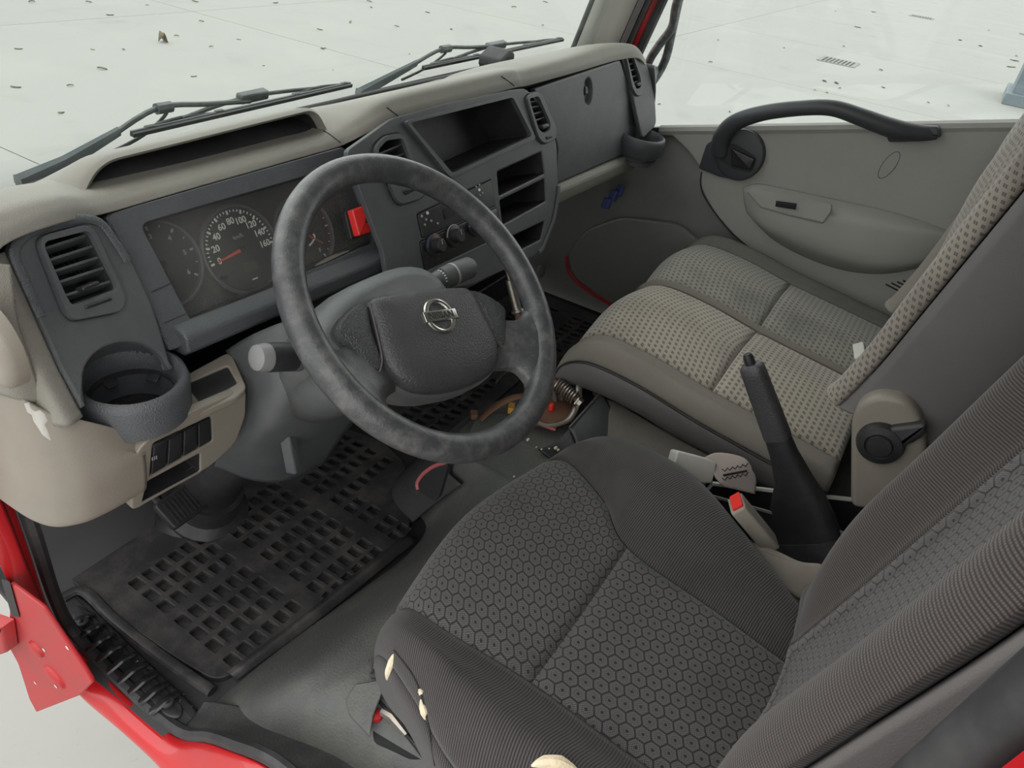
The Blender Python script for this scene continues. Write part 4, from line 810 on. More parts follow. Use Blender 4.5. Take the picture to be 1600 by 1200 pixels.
# right stalk
a, b = FK.pt(.10, .034, -.10), FK.pt(.205, .024, -.09)
s2 = part('wiper_stalk', MB().tube([a, a + (b - a) * .2, a + (b - a) * .42], [.011, .0125, .0150], 18), M['shroud'], ST, label='grey wiper stalk with a dark knob')
part('stalk_ring', MB().tube([a + (b - a) * .40, a + (b - a) * .62], [.0168, .0172], 18), M['dash'], s2)
part('white_band', MB().tube([a + (b - a) * .60, a + (b - a) * .635], .0176, 18), M['dimwhite'], s2)
part('stalk_knob', MB().tube([a + (b - a) * .63, a + (b - a) * .97, a + (b - a) * 1.02], [.0174, .0165, .0135], 18), M['dash'], s2, label='dark grey rotary knob')
d_ = (b - a).normalized()
for k in range(6):
    t = -.9 + .3 * k; e1 = WN; e2 = d_.cross(e1); p = a + (b - a) * .36 + (e1 * math.cos(t) + e2 * math.sin(t)) * .0147
    part('stalk_mark', MB().box(p, (.003, .0012, .0012), d_.to_track_quat('X', 'Z').to_matrix()), M['white'], s2)
# lower cover of the column and the knee panel
LC = [(-.09, .045, .52), (0, 0, 0)]
rows = []
for (px, py, y), (qx, qy, y2), (rx, ry, y3), (sx, sy, y4) in (
    ((352, 548, .255), (400, 520, .215), (470, 500, .18), (560, 520, .20)), ((382, 600, .225), (430, 590, .16), (500, 585, .13), (590, 600, .16)),
    ((375, 640, .24), (415, 650, .17), (470, 655, .15), (560, 650, .18)), ((345, 690, .30), (390, 700, .22), (450, 690, .19), (530, 690, .22)), ((335, 730, .35), (400, 752, .30), (455, 750, .27), (510, 720, .28))):
    rows.append([at(px, py, y=y), at(qx, qy, y=y2), at(rx, ry, y=y3), at(sx, sy, y=y4)])
part('knee_cover', surf(rows, 6), M['dash'], ST, solid=.004, label='dark grey cover below the column')
part('tilt_lever', MB().prism(Frame(at(455, 705, y=.185), (1, .3, 0), (0, .15, 1)), rpoly([(-.012, -.036), (.010, -.036), (.012, .03), (-.008, .036)], .005, 3), -.008, .008, bev=.004), M['dash'], ST, label='column tilt lever with a dark sleeve')
part('tilt_lever_arm', MB().beam(at(440, 640, y=.19), at(452, 690, y=.188), .006, .010), M['rust'], ST)
part('column_tube', MB().tube([FK.pt(0, 0, -.2), FK.pt(0, 0, -.45), V((0.0, .47, .16)), V((0.0, .53, .04))], [.05, .05, .055, .06], 20), M['black'], ST, label='black column tube running to the floor')
part('column_boot', MB().lathe(V((.0, .535, -.02)), (0, -.35, 1), [(.10, 0), (.095, .02), (.075, .04), (.078, .055), (.06, .07), (.06, .12)], 24), M['black'], ST, label='black rubber boot at the floor')
part('ignition_slot', MB().beam(at(415, 625, y=.19), at(440, 590, y=.165), .004, .004), M['deep'], ST)

# ------------------------------------------------------------------ pedals
PD = thing('clutch_pedal', 'black clutch pedal under the taupe lower panel', 'pedal', (-.09, .50, 0))
Fp = Frame(at(284, 790, z=.12), (1, .05, 0), (0, .75, .65))
pp_ = part('pedal_pad', MB().prism(Fp, rpoly([(-.04, -.03), (.04, -.03), (.042, .03), (-.042, .03)], .010, 3), -.006, .008, bev=.004), M['black'], PD)
for k in range(8): part('pad_rib', MB().box(Fp.pt(-.028 + .008 * k, 0, .0088), (.003, .044, .003), Matrix((Fp.u, Fp.v, Fp.n)).transposed()), M['rubber'], pp_)
part('pedal_arm', MB().tube(cr([Fp.pt(0, .01, -.004), Fp.pt(-.005, .05, -.05), V((Fp.o.x - .01, Fp.o.y + .12, .36))], 5), .009, 8), M['black'], PD)

# ------------------------------------------------------------------ driver's rubber mat with moulded cells
FM = Frame((0, .35, .0), (1, 0, 0), (0, 1, 0))
mo = [(-.24, .205), (-.25, .30), (-.255, .44), (-.255, .60), (-.1, .63), (.36, .62), (.40, .40), (.37, .30), (.27, .275), (.245, .19), (.17, .155), (.02, .17), (-.12, .195)]
cells = []; XS = [-.195 + .0275 * k for k in range(21)]
YR = [.595, .555, .478, .438, .398, .348, .308, .268, .222, .186]
def inmo(x, y):
    e = .155 + .05 * abs(min(0, x - .1)) + (.03 if x > .3 else 0)
    return y - .016 > e + .008 and not (x > .33 and y > .5) and not (x > .235 and y < .31)
for k, x in enumerate(XS):
    if k % 7 == 6 and k < 20: continue
    for y in YR:
        if y > .5 and x < .07: continue
        if y > .5: x_ = x
        sk = x + (y - .35) * .03
        if inmo(sk, y): cells.append((sk, y))
mat_ = thing('driver_floor_mat', 'black ribbed rubber mat in the driver footwell', 'floor mat', (.05, .38, 0))
hol = [rpoly([(x - .0092, y - .0138 - .35), (x + .0092, y - .0138 - .35), (x + .0092, y + .0138 - .35), (x - .0092, y + .0138 - .35)], .003, 2) for x, y in cells]
part('mat_sheet', plate(FM, rpoly([(a, b - .35) for a, b in mo], .03, 5), hol, -.004, .012, .0016, 'mat_sheet', M['mat'], False), None, mat_, label='black rubber sheet pierced by rows of cells')
base_ = mesh('cell_floor', MB().prism(Frame((0, 0, 0), (1, 0, 0), (0, 1, 0)), rpoly([(-.0096, -.0142), (.0096, -.0142), (.0096, .0142), (-.0096, .0142)], .002, 1), -.002, .0), M['mat'])
for x, y in cells:
    o = part('cell_floor', base_, None, mat_); o.location = V((x, y, .002)) - mat_.location
rimp = cr([(-.255, .205, .008), (-.262, .32, .012), (-.262, .44, .012), (-.255, .52, .012), (-.262, .545, .01), (-.285, .55, .01)], 6)
part('mat_lip', MB().tube(rimp, .010, 8, flat=.8), M['mat'], mat_, label='raised outer lip of the mat')
# folded mat edge against the engine cover
part('mat_fold', surf([[V((-.22, .19, .006)), V((-.05, .165, .010)), V((.1, .15, .014)), V((.2, .142, .012))], [V((-.22, .20, .016)), V((-.05, .178, .024)), V((.1, .165, .026)), V((.2, .155, .02))], [V((-.22, .215, .010)), V((-.05, .195, .010)), V((.1, .185, .010)), V((.2, .175, .008))]][::-1], 5), M['mat'], mat_, solid=.004, label='rumpled mat edge')
part('mat_upstand', surf([[V((.238, .185, .006)), V((.255, .245, .006)), V((.29, .285, .006)), V((.345, .30, .006))], [V((.243, .135, .09)), V((.270, .197, .09)), V((.298, .228, .09)), V((.342, .247, .09))], [V((.247, .080, .17)), V((.273, .158, .17)), V((.298, .180, .17)), V((.342, .202, .17))]][::-1], 6), M['floordark'], mat_, solid=-.003, label='dark upstand of the mat against the engine cover')
# middle and passenger mats
def mat2(name, x0, x1, y0, y1, label, z=0.0):
    t = thing(name, label, 'floor mat', ((x0 + x1) / 2, (y0 + y1) / 2, z)); hs_ = []; F = Frame(t.location, (1, 0, 0), (0, 1, 0)); w, h = (x1 - x0) / 2, (y1 - y0) / 2
    pts = [(-w + .05 + .03 * i, -h + .05 + .042 * j) for i in range(int((2 * w - .08) / .03)) for j in range(int((2 * h - .07) / .042)) if j % 4 != 3]
    hs_ = [rpoly([(a - .010, b - .014), (a + .010, b - .014), (a + .010, b + .014), (a - .010, b + .014)], .003, 2) for a, b in pts]
    part('mat_sheet', plate(F, rpoly([(-w, -h), (w, -h), (w, h), (-w, h)], .03, 4), hs_, -.004, .011, .0016, 'mat_sheet', M['mat'], False), None, t)
    for a, b in pts:
        o = part('cell_floor', base_, None, t); o.location = (a, b, .002)
mat2('middle_floor_mat', .44, .86, .285, .60, 'black ribbed mat seen under the steering wheel hub')
mat2('passenger_floor_mat', .88, 1.33, .19, .60, 'black ribbed mat in the dim passenger footwell')

# ------------------------------------------------------------------ scuff plate on the sill
SP = thing('scuff_plate', 'black ridged scuff plate screwed to the door sill', 'scuff plate', (-.305, .34, 0))
F = Frame((-.31, .35, .004), (.06, -1, 0), (1, .06, 0)); F = Frame(F.o, F.u, V((1, .06, .0)))
u0 = F.uv(120, 962); u1 = F.uv(280, 1128)
o = F.px([(100, 950), (112, 925), (135, 940), (300, 1102), (322, 1130), (300, 1142), (262, 1128), (105, 978)])
part('plate', MB().prism(F, rpoly(o, .012, 3), -.03, .004, bev=.004), M['black'], SP)
part('plate_step', MB().prism(F, rpoly(F.px([(122, 948), (140, 958), (288, 1108), (284, 1128), (262, 1126), (112, 972)]), .012, 3), .003, .010, bev=.004), M['black'], SP)
for k in range(9):
    t = k / 8; px, py = 128 + (262 - 128) * t, 980 + (1106 - 980) * t
    c = F.uv(px, py); part('tread_ridge', MB().tube(cr([F.pt(c[0] - .010, c[1] - .021, .008), F.pt(c[0] - .003, c[1] - .012, .017), F.pt(c[0], c[1], .021), F.pt(c[0] + .001, c[1] + .012, .017), F.pt(c[0] - .002, c[1] + .022, .008)], 4), .0075, 8, flat=.6), M['gloss'], SP)
for px, py in ((132, 983), (264, 1108)):
    c = F.uv(px, py); part('screw', MB().lathe(F.pt(*c, .018), F.n, [(.010, 0), (.010, .004), (.006, .006), (.0035, .003), (.0005, .003)], 16), M['rubber'], SP, label='round black fixing screw')
# water drops on the plate
for k in range(26):
    t = random.random(); px, py = 125 + (285 - 125) * t + random.uniform(-16, 24), 965 + (1120 - 965) * t + random.uniform(-14, 4)
    c = F.uv(px, py); part('water_drop', MB().sphere(F.pt(*c, .0105 + .0), .0018 + .0012 * random.random(), 8, (1, 1, .6)), M['drop'], SP)
# moulded floor trim behind the scuff plate, sweeping up to the seat plinth
r_in = [at(318, 1096, z=.02), at(345, 1098, z=.035), at(400, 1110, z=.06), at(469, 1138, z=.09), at(540, 1168, z=.11), at(612, 1210, z=.13), V((-.24, -.4, .19)), V((-.24, -.62, .2))]
r_out = [at(276, 1146, z=.004), at(319, 1155, x=-.331), at(352, 1166, x=-.333), at(424, 1198, x=-.336), at(470, 1222, x=-.338), V((-.343, -.15, .172)), V((-.348, -.4, .272)), V((-.358, -.62, .312))]
rows = [r_in, [a * .66 + b * .34 + V((0, 0, -.006)) for a, b in zip(r_in, r_out)], [a * .3 + b * .7 + V((0, 0, -.002)) for a, b in zip(r_in, r_out)], r_out]
part_ = part('sill_trim', surf(rows, 6), M['floordark'], None, solid=.004); tag(part_, 'dark moulded trim sweeping from the sill to the driver seat base', 'trim')
# ------------------------------------------------------------------ driver's seat
DS = thing('truck_seat', 'black cloth driver seat with hexagon pattern and torn left bolster', 'seat', (.03, -.35, .2))
def net(rows): return [[V(p) for p in r] for r in rows]
# columns: skirt low L, skirt top L, outer seam L, crest L, seam L, centre, seam R, crest R, outer R, skirt R
CU = net([
    [(-.16, -.055, .19), (-.17, -.058, .20), (-.175, -.060, .205), (-.16, -.055, .21), (-.13, -.050, .21), (.05, -.030, .21), (.22, -.050, .21), (.25, -.058, .21), (.275, -.07, .20), (.28, -.09, .19)],
    [(-.185, -.075, .20), (-.198, -.085, .25), (-.198, -.082, .280), (-.172, -.068, .29), (-.135, -.060, .285), (.05, -.035, .285), (.235, -.068, .290), (.268, -.085, .295), (.30, -.11, .285), (.305, -.13, .20)],
    [(-.205, -.115, .20), (-.222, -.125, .265), (-.220, -.120, .322), (-.190, -.110, .352), (-.146, -.097, .341), (.05, -.072, .346), (.248, -.112, .345), (.285, -.130, .368), (.325, -.150, .345), (.33, -.17, .22)],
    [(-.22, -.175, .20), (-.246, -.180, .265), (-.245, -.178, .330), (-.204, -.172, .374), (-.155, -.168, .357), (.03, -.165, .362), (.190, -.215, .357), (.255, -.205, .398), (.338, -.215, .365), (.345, -.22, .23)],
    [(-.27, -.28, .20), (-.290, -.28, .265), (-.289, -.28, .334), (-.230, -.285, .380), (-.150, -.287, .352), (-.01, -.290, .350), (.125, -.290, .352), (.215, -.300, .398), (.325, -.325, .362), (.34, -.33, .23)],
    [(-.28, -.42, .20), (-.300, -.42, .265), (-.299, -.42, .333), (-.232, -.42, .378), (-.150, -.43, .334), (-.015, -.44, .330), (.110, -.445, .334), (.185, -.43, .370), (.262, -.44, .345), (.29, -.44, .23)],
    [(-.27, -.55, .20), (-.290, -.55, .26), (-.290, -.55, .320), (-.225, -.55, .352), (-.145, -.56, .318), (-.01, -.57, .314), (.105, -.56, .312), (.150, -.55, .335), (.195, -.55, .322), (.22, -.55, .23)]])
part('cushion_front', surf(CU, 8, 4, 6, 0, 4, .005), M['hexd'], DS, solid=.012, label='hexagon patterned front cushion panel')
part('cushion_rear', surf(CU, 8, 4, 6, 4, 6, .005), M['hexd'], DS, solid=.012, label='hexagon patterned rear cushion panel')
part('cushion_bolster', surf(CU, 8, 2, 4, 0, 6, .004), M['rib'], DS, solid=.012, label='ribbed black left cushion bolster')
part('cushion_bolster', surf(CU, 8, 6, 8, 0, 6, .004), M['rib'], DS, solid=.012, label='ribbed black right cushion bolster')
part('cushion_skirt', surf(CU, 8, 0, 2, 0, 6, .003), M['rib'], DS, solid=.012)
part('cushion_skirt', surf(CU, 8, 8, 9, 0, 6, .003), M['rib'], DS, solid=.012)
part('seat_base', MB().box((.03, -.33, .205), (.42, .42, .05)), M['black'], DS)
resurvey()
def tear(pts, label=None):
    P = [hit(px, py, .0004) for px, py, _ in pts]
    return part('seat_tear', MB().tube(cr(P, 3), sum([[q[2] + (r[2] - q[2]) * k / 3 for k in range(3)] for q, r in zip(pts, pts[1:])], []) + [pts[-1][2]], 8), M['foam'], DS, label=label)
tear([(615, 1022, .0008), (612, 1034, .0045), (607, 1050, .0045), (605, 1062, .0008)], 'cream foam showing through a tear in the bolster')
tear([(655, 1077, .001), (658, 1081, .004), (656, 1086, .001)], 'small foam tear in the bolster')
tear([(658, 1093, .001), (661, 1104, .0045), (664, 1114, .005), (665, 1124, .001)], 'lower foam tear in the bolster')
tear([(830, 1197, .001), (850, 1191, .007), (875, 1194, .009), (900, 1204, .003)], 'yellowed foam in a hole at the bottom edge')
part('seam_thread', MB().tube(cr([hit(*q, .0005) for q in ((616, 1016), (632, 1036), (648, 1060), (660, 1090), (668, 1125), (674, 1160), (680, 1196))], 5), .0012, 6), M['stitch'], DS)
# backrest, rows from the top down; columns as above
BR = []
for z in (1.04, 1.0, .92, .80, .66, .53, .42, .34):
    yc = -.575 - (z - .40) * .245; f = .052 if z > .5 else .034 if z > .4 else .008; n_ = 1 - max(0, z - .85) * .9; tp = -.06 if z > 1.02 else 0
    BR.append([V((x * n_, yc + dy + tp - .10 * min(0, x - .08), z)) for x, dy in ((-.215, -.11), (-.24, -.03), (-.236, .030), (-.190, f + .002), (-.120, .012), (-.01, 0), (.100, .006), (.165, f), (.222, .010), (.235, -.05), (.215, -.10))])
part('backrest_centre', surf(BR, 7, 4, 6, 0, 7, .005), M['hexd'], DS, solid=.012, label='hexagon patterned backrest centre')
part('backrest_bolster', surf(BR, 7, 2, 4, 0, 7, .004), M['ribv'], DS, solid=.012, label='ribbed left backrest bolster')
part('backrest_bolster', surf(BR, 7, 6, 8, 0, 7, .004), M['ribv'], DS, solid=.012, label='ribbed right backrest bolster')
part('backrest_side', surf(BR, 7, 0, 2, 0, 7, .003), M['vinyl'], DS, solid=.012); part('backrest_side', surf(BR, 7, 8, 10, 0, 7, .003), M['ribv'], DS, solid=.012)
mb = MB(); mb.fix = False; mb.grid([[r[0], r[10]] for r in BR]); part('backrest_rear', mb, M['vinyl'], DS, solid=.01)
# seat slide and lever at the lower left of the seat
SR = thing('seat_slide_rail', 'rusty seat slide rail in the cut-out left of the driver seat', 'seat rail', at(610, 1130, z=.19))
p0, p1 = at(590, 1100, z=.185), at(650, 1185, z=.175)
part('rail', MB().beam(p0 + V((.02, .01, 0)), p1 + V((.02, -.03, 0)), .022, .012), M['rust'], SR, bevel=.003)
part('rail_edge', MB().beam(p0 + V((.0, .0, .004)), p1 + V((.0, -.03, .004)), .004, .018), M['black'], SR, bevel=.001)
part('slide_lever', MB().tube([at(598, 1112, z=.20), at(612, 1120, z=.205), at(635, 1148, z=.20)], [.006, .007, .004], 8), M['steel'], SR, label='bright slide lever')
part('recess', MB().prism(Frame(at(600, 1120, z=.166), (1, 0, 0), (0, 1, 0)), rpoly([(q - at(600, 1120, z=.166)).to_2d()[:] for q in [at(*c, z=.166) for c in ((592, 1085), (612, 1075), (660, 1170), (665, 1195), (640, 1192), (583, 1162), (582, 1135))]], .006, 2), -.004, .012), M['deep'], SR, label='dark opening in the floor cover')
part('red_stop', MB().lathe(at(588, 1120, z=.188), (0, 0, 1), [(.009, 0), (.008, .006), (.0005, .007)], 14), M['redmatt'], SR, label='red painted stop')
# loose flap of floor cover
fl_ = [at(*c, z=z) for c, z in (((540, 1092), .19), ((555, 1068), .20), ((590, 1062), .215), ((598, 1080), .215), ((583, 1118), .20), ((578, 1150), .19), ((545, 1115), .185))]
mb = MB(); mb.rings([[p - V((0, 0, .006)) for p in fl_], fl_]); tag(part('floor_flap', mb, M['floor'], None, bevel=.002), 'loose grey flap of floor covering beside the torn bolster', 'flap')

# ------------------------------------------------------------------ passenger bench
PB = thing('passenger_bench', 'beige-grey two-place passenger bench with dashed cloth', 'seat', (.93, -.25, .2))
def brow(y0, z0, dz=0, nose=0):
    X = [.555, .532, .530, .548, .605, .77, .930, .945, 1.10, 1.235, 1.29, 1.338, 1.345]
    dy = [-.02, -.005, .0, -.002, .0, .012, .0, .0, .012, .0, -.005, -.02, -.03]
    dzv = [-.12, -.085, -.040, .0, -.004, .008, -.012, -.012, .008, -.003, .006, -.03, -.12]
    return [V((x, y0 + a * nose, z0 + b * (1 if not dz else dz))) for x, a, b in zip(X, dy, dzv)]
BC = [brow(.035, .235, .25, 1), brow(.052, .30, .35, 1), brow(.035, .36, .8, 1), brow(-.02, .395, 1, 1), brow(-.13, .39, 1, 0), brow(-.258, .366, 1, 0), brow(-.39, .348, 1, 0), brow(-.52, .33, 1, 0)]
for r in (0, 1): 
    for p in BC[r][:1] + BC[r][-1:]: p.z = .215
part('cushion_skirt', surf(BC, 7, 0, 2, 0, 7, .002), M['vinyl'], PB, solid=.012, label='slate grey vinyl side of the bench')
part('cushion_bolster', surf(BC, 7, 2, 4, 0, 7, .004), M['velour'], PB, solid=.012, label='plain taupe velour edge of the middle seat')
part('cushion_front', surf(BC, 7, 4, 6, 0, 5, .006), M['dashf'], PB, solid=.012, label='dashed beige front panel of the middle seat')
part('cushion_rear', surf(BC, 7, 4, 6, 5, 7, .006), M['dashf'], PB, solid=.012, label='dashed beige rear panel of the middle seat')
part('cushion_gusset', surf(BC, 7, 6, 7, 0, 7, .003, .006), M['velour'], PB, solid=.012)
part('cushion_front', surf(BC, 7, 7, 9, 0, 5, .006), M['dashg'], PB, solid=.012, label='soiled dashed front panel of the outer seat')
part('cushion_rear', surf(BC, 7, 7, 9, 5, 7, .006), M['dashg'], PB, solid=.012, label='soiled dashed rear panel of the outer seat')
part('cushion_bolster', surf(BC, 7, 9, 11, 0, 7, .004), M['velourdark'], PB, solid=.012, label='soiled grey velour edge by the door')
part('cushion_skirt', surf(BC, 7, 11, 12, 0, 7, .002), M['vinyl'], PB, solid=.012)
pip = lambda col, dz: [BC[r][col] + V((-.002, 0, dz)) for r in range(1, 8)]
part('piping', MB().tube(cr(pip(2, .0), 6), .0018, 6), M['black'], PB)
part('bench_base', MB().box((.94, -.22, .225), (.78, .5, .03)), M['black'], PB)
def bback(x0, x1, name, mf, label, ys=0.0):
    R = []
    for z in (1.06, 1.02, .92, .80, .68, .59, .52, .485):
        ye = -.494 - (z - .522) * .215 + ys + (.008 if z < .5 else .004 if z < .53 else 0); n_ = 0 if z < 1.05 else -.06
        R.append([V((x, ye + dy + n_ - (x - x0) * .10 * max(0, min(1, (.78 - z) / .2)), z)) for x, dy in ((x0 + .02, -.16), (x0 + .0, -.13), (x0 + .004, .0), (x0 + .045, .020), (x0 + .11, .0), ((x0 + x1) / 2, -.012), (x1 - .11, -.004), (x1 - .045, .008), (x1, -.01), (x1, -.13), (x1 - .02, -.16))])
    part(name + '_centre', surf(R, 6, 4, 6, 0, 7, .005), mf, PB, solid=.012, label=label)
    part(name + '_bolster', surf(R, 6, 2, 4, 0, 7, .003), mf if x0 < .6 else M['velour'], PB, solid=.012); part(name + '_bolster', surf(R, 6, 6, 8, 0, 7, .003), mf, PB, solid=.012)
    part(name + '_side', surf(R, 6, 0, 2, 0, 7, .002), M['vinyl'], PB, solid=.012, label='slate grey vinyl side of the backrest' if x0 < .6 else None); part(name + '_side', surf(R, 6, 8, 10, 0, 7, .002), M['vinyl'], PB, solid=.012)
    mb = MB(); mb.fix = False; mb.grid([[r[0], r[10]] for r in R]); part(name + '_rear', mb, M['vinyl'], PB, solid=.01)
    return R
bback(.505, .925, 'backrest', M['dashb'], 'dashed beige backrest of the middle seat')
bback(.945, 1.335, 'backrest', M['dashg'], 'dashed backrest of the outer seat', -.03)
# recliner cover and knob on the left of the bench
FX = Frame((.478, -.52, .47), (0, -1, 0), (0, 0, 1))
co_ = FX.px([(1330, 790), (1331, 655), (1342, 626), (1372, 612), (1415, 618), (1440, 645), (1450, 700), (1444, 735), (1400, 790)])
rc_ = part('recliner_cover', MB().prism(FX, rpoly(co_, .02, 5), -.03, .012, bev=.010), M['beigelow'], PB, label='taupe recliner cover')
ku, kv = FX.uv(1378, 684)
part('recliner_knob', MB().lathe(FX.pt(ku, kv, .011), FX.n, [(.035, 0), (.036, .006), (.033, .016), (.022, .019), (.020, .016), (.018, .020), (.0005, .021)], 32), M['black'], rc_, label='round black recliner knob')
lu, lv = FX.uv(1445, 660); part('recliner_lever', MB().prism(FX, rpoly([(ku, kv + .034), (lu, lv + .012), (lu + .006, lv - .006), (lu - .002, lv - .024), (ku + .008, kv - .030)], .008, 4), .010, .026, bev=.006), M['black'], rc_, label='black lever arm')

# ------------------------------------------------------------------ handbrake between the seats
HB = thing('handbrake_lever', 'black handbrake lever raised between the seats', 'handbrake', (.46, -.52, .25))
b0, b1 = V((.448, -.525, .262)), at(1172, 566, x=.437)
ax = (b1 - b0).normalized(); sd = V((1, .0, 0)); sd = (sd - ax * sd.dot(ax)).normalized(); upv = sd.cross(ax)
if upv.z < 0: upv = -upv
LN = (b1 - b0).length
def hsec(t, w, h, o=0.0, n=16, pw=3.2):
    c = b0 + ax * (LN * t) + upv * o; out = []
    for k in range(n):
        a = 2 * math.pi * k / n; cc, ss = math.cos(a), math.sin(a)
        out.append(c + sd * w * math.copysign(abs(cc) ** (2 / pw), cc) + upv * h * math.copysign(abs(ss) ** (2 / pw), ss))
    return out
part('lever_cover', MB().rings([hsec(-.02, .030, .062, -.018), hsec(.10, .028, .058, -.014), hsec(.22, .023, .046, -.006), hsec(.34, .019, .031, .0), hsec(.48, .0165, .023, .0), hsec(.585, .0158, .0205, 0)]), M['black'], HB, smooth=50, label='flared black lever cover')
part('grip', MB().rings([hsec(.58, .0168, .0215), hsec(.60, .0174, .022), hsec(.80, .0165, .0205), hsec(.93, .0162, .0195), hsec(.975, .0160, .019), hsec(.99, .012, .015)]), M['pad'], HB, smooth=50, label='black handbrake grip')
part('release_button', MB().rings([hsec(.98, .0085, .0085, 0, 14, 2), hsec(1.03, .0085, .0085, 0, 14, 2), hsec(1.045, .006, .006, 0, 14, 2)]), M['black'], HB, label='black release button')
HC = thing('handbrake_console', 'dark open tray around the handbrake', 'console', (.46, -.48, .1))
n0, n1, f0, f1 = at(1100, 772, z=.275), at(1300, 828, z=.285), at(1113, 756, z=.275), at(1340, 782, z=.285)
n2 = n1 + (n1 - n0) * .45; f2 = f1 + (f1 - f0) * .35
w_ = lambda p, q: MB().beam(p + V((0, 0, -.09)), q + V((0, 0, -.09)), .006, .18)
part('console_wall', w_(n0, n2), M['black'], HC); part('console_wall', w_(f0, f2), M['black'], HC); part('console_wall', w_(n0, f0), M['black'], HC)
part('console_rail', MB().tube([n0, n1, n2], .0035, 6), M['rubberg'], HC, label='worn bright rail edge'); part('console_rail', MB().tube([f0, f1, f2], .0045, 6), M['bucklelight'], HC, label='pale rail edge')
part('console_floor', MB().rings([[p + V((0, 0, -.12)) for p in (n0, n2, f2, f0)], [p + V((0, 0, -.115)) for p in (n0, n2, f2, f0)]]), M['deep'], HC)
bt = MB(); bt.rings([hsec(-.14, .040, .075, -.02), hsec(.0, .032, .060, -.018)]); part('lever_boot', bt, M['rubber'], HC)

# ------------------------------------------------------------------ seat belt buckles
def buckle(name, label, top, bot, w, th, red, m, fwd):
    t = thing(name, label, 'seat belt buckle', bot); top, bot = V(top), V(bot); a = (top - bot).normalized(); s_ = V(fwd); s_ = (s_ - a * s_.dot(a)).normalized(); F = Frame(bot, s_, a); L_ = (top - bot).length
    part('buckle_body', MB().prism(F, rpoly([(-w * .42, 0), (w * .42, 0), (w * .5, L_ * .3), (w * .5, L_), (-w * .5, L_), (-w * .5, L_ * .3)], .006, 3), -th / 2, th / 2, bev=.004), m, t)
    if red: part('release_button', MB().prism(Frame(top, F.u, F.n), rpoly([(-w * .42, -th * .3), (w * .42, -th * .3), (w * .42, th * .42), (-w * .42, th * .42)], .002, 2), -.003, .0035, bev=.0015), M['redswitch'], t, label='red release button')
    return t, F
t, F = buckle('driver_belt_buckle', 'taupe seat belt buckle with red button beside the driver seat', at(1150, 785, z=.385), at(1206, 852, z=.318), .042, .024, True, M['bucklegrey'], (1, .9, .2))
part('buckle_stalk', MB().prism(Frame(at(1225, 895, z=.30), (.3, -1, 0), (.7, .2, .7)), rpoly([(-.07, .028), (-.045, .036), (.02, .022), (.055, .030), (.085, -.02), (.05, -.04), (-.03, -.015)], .012, 4), -.01, .010, bev=.006), M['bucklegrey'], t, label='taupe moulded buckle bracket')
t, F = buckle('middle_belt_buckle', 'pale grey buckle lying on its side by the handbrake tray', at(1048, 722, z=.345), at(1112, 738, z=.325), .045, .024, False, M['bucklelight'], (.6, .1, .8))
wb = [[at(*c, z=z) for c, z in r] for r in ((((1098, 716), .345), ((1108, 730), .335), ((1118, 748), .325)), (((1120, 708), .35), ((1135, 726), .338), ((1130, 760), .315)), (((1160, 716), .34), ((1162, 735), .330), ((1150, 765), .305)), (((1175, 735), .325), ((1180, 752), .31), ((1178, 772), .295)))]
wbp = part('belt_webbing', surf(wb, 5), M['webbing'], t, solid=.003, label='folded grey-beige webbing end')
resurvey()
for off in (0, 14):
    zz = [hit(1128 + 4.0 * k, 733 - .9 * k + off + (5 if k % 2 else 0) * .9, .0012) for k in range(11)]
    part('zigzag_stitch', MB().tube(zz, .0009, 5), M['stitch'], wbp)
part('label_print', MB().tube([hit(1130, 743, .001), hit(1150, 739, .001), hit(1166, 736, .001)], .0022, 5), M['stitch'], wbp)
t, F = buckle('outer_belt_buckle', 'pale buckle tucked between bench cushion and backrest', at(1342, 546, z=.41), at(1360, 588, z=.35), .055, .022, False, M['bucklelight'], (1, .2, .0))
lp_ = cr([at(1335, 580, z=.365), at(1355, 572, z=.375), at(1375, 578, z=.365), at(1372, 600, z=.345), at(1348, 598, z=.35)], 5, True)
part('belt_loop', MB().tube(lp_, .007, 8, flat=.5, loop=True), M['webbing'], t, label='webbing loop around the buckle')

# ------------------------------------------------------------------ gear lever stub and selector mechanism
GM = thing('gear_selector', 'exposed rusty gear selector mechanism with spring and bare lever rod', 'gear selector', (.46, .03, .22))
g0, g1 = at(810, 490, x=.46), at(796, 437, x=.46)
part('lever_rod', MB().tube([at(824, 575, x=.46), at(818, 520, x=.46), g0], .0088, 12), M['rust'], GM, label='rusty lower lever rod')
part('lever_collar', MB().lathe(at(809, 486, x=.46), g1 - g0, [(.012, -.004), (.0135, 0), (.012, .004)], 16), M['steel'], GM)
part('lever_sleeve', MB().tube([g0, g1], .0090, 14), M['steel'], GM, label='bright steel lever sleeve')
part('lever_tip', MB().tube([g1, g1 + (g1 - g0) * .25, g1 + (g1 - g0) * .3], [.0042, .0042, .0055], 10), M['steel'], GM)
Fz = lambda z: Frame((.46, .03, z), (1, 0, 0), (0, 1, 0))
def flat(pts, z, h, name, m, label=None, r=.004, parent=GM):
    F = Fz(z); return part(name, MB().prism(F, rpoly(F.px(pts), r, 3), 0, h, bev=min(.002, h * .4)), M[m], parent, label=label)
flat([(765, 657), (800, 645), (860, 640), (885, 638), (868, 674), (838, 664), (800, 664)], .226, .006, 'opening_metal', 'pink', 'pink-red body metal in the floor opening')
flat([(815, 640), (880, 600), (912, 625), (895, 660), (870, 668), (830, 665)], .236, .005, 'base_plate', 'rust', 'rusty selector base plate')
arch = cr([at(752, 655, z=.235), at(768, 640, z=.255), at(800, 622, z=.275), at(830, 620, z=.27), at(842, 632, z=.25)], 5)
part('saddle_bracket', MB().tube(arch, .012, 8, flat=.35, up=(0, .3, 1)), M['rust'], GM, label='brown rusty saddle bracket')
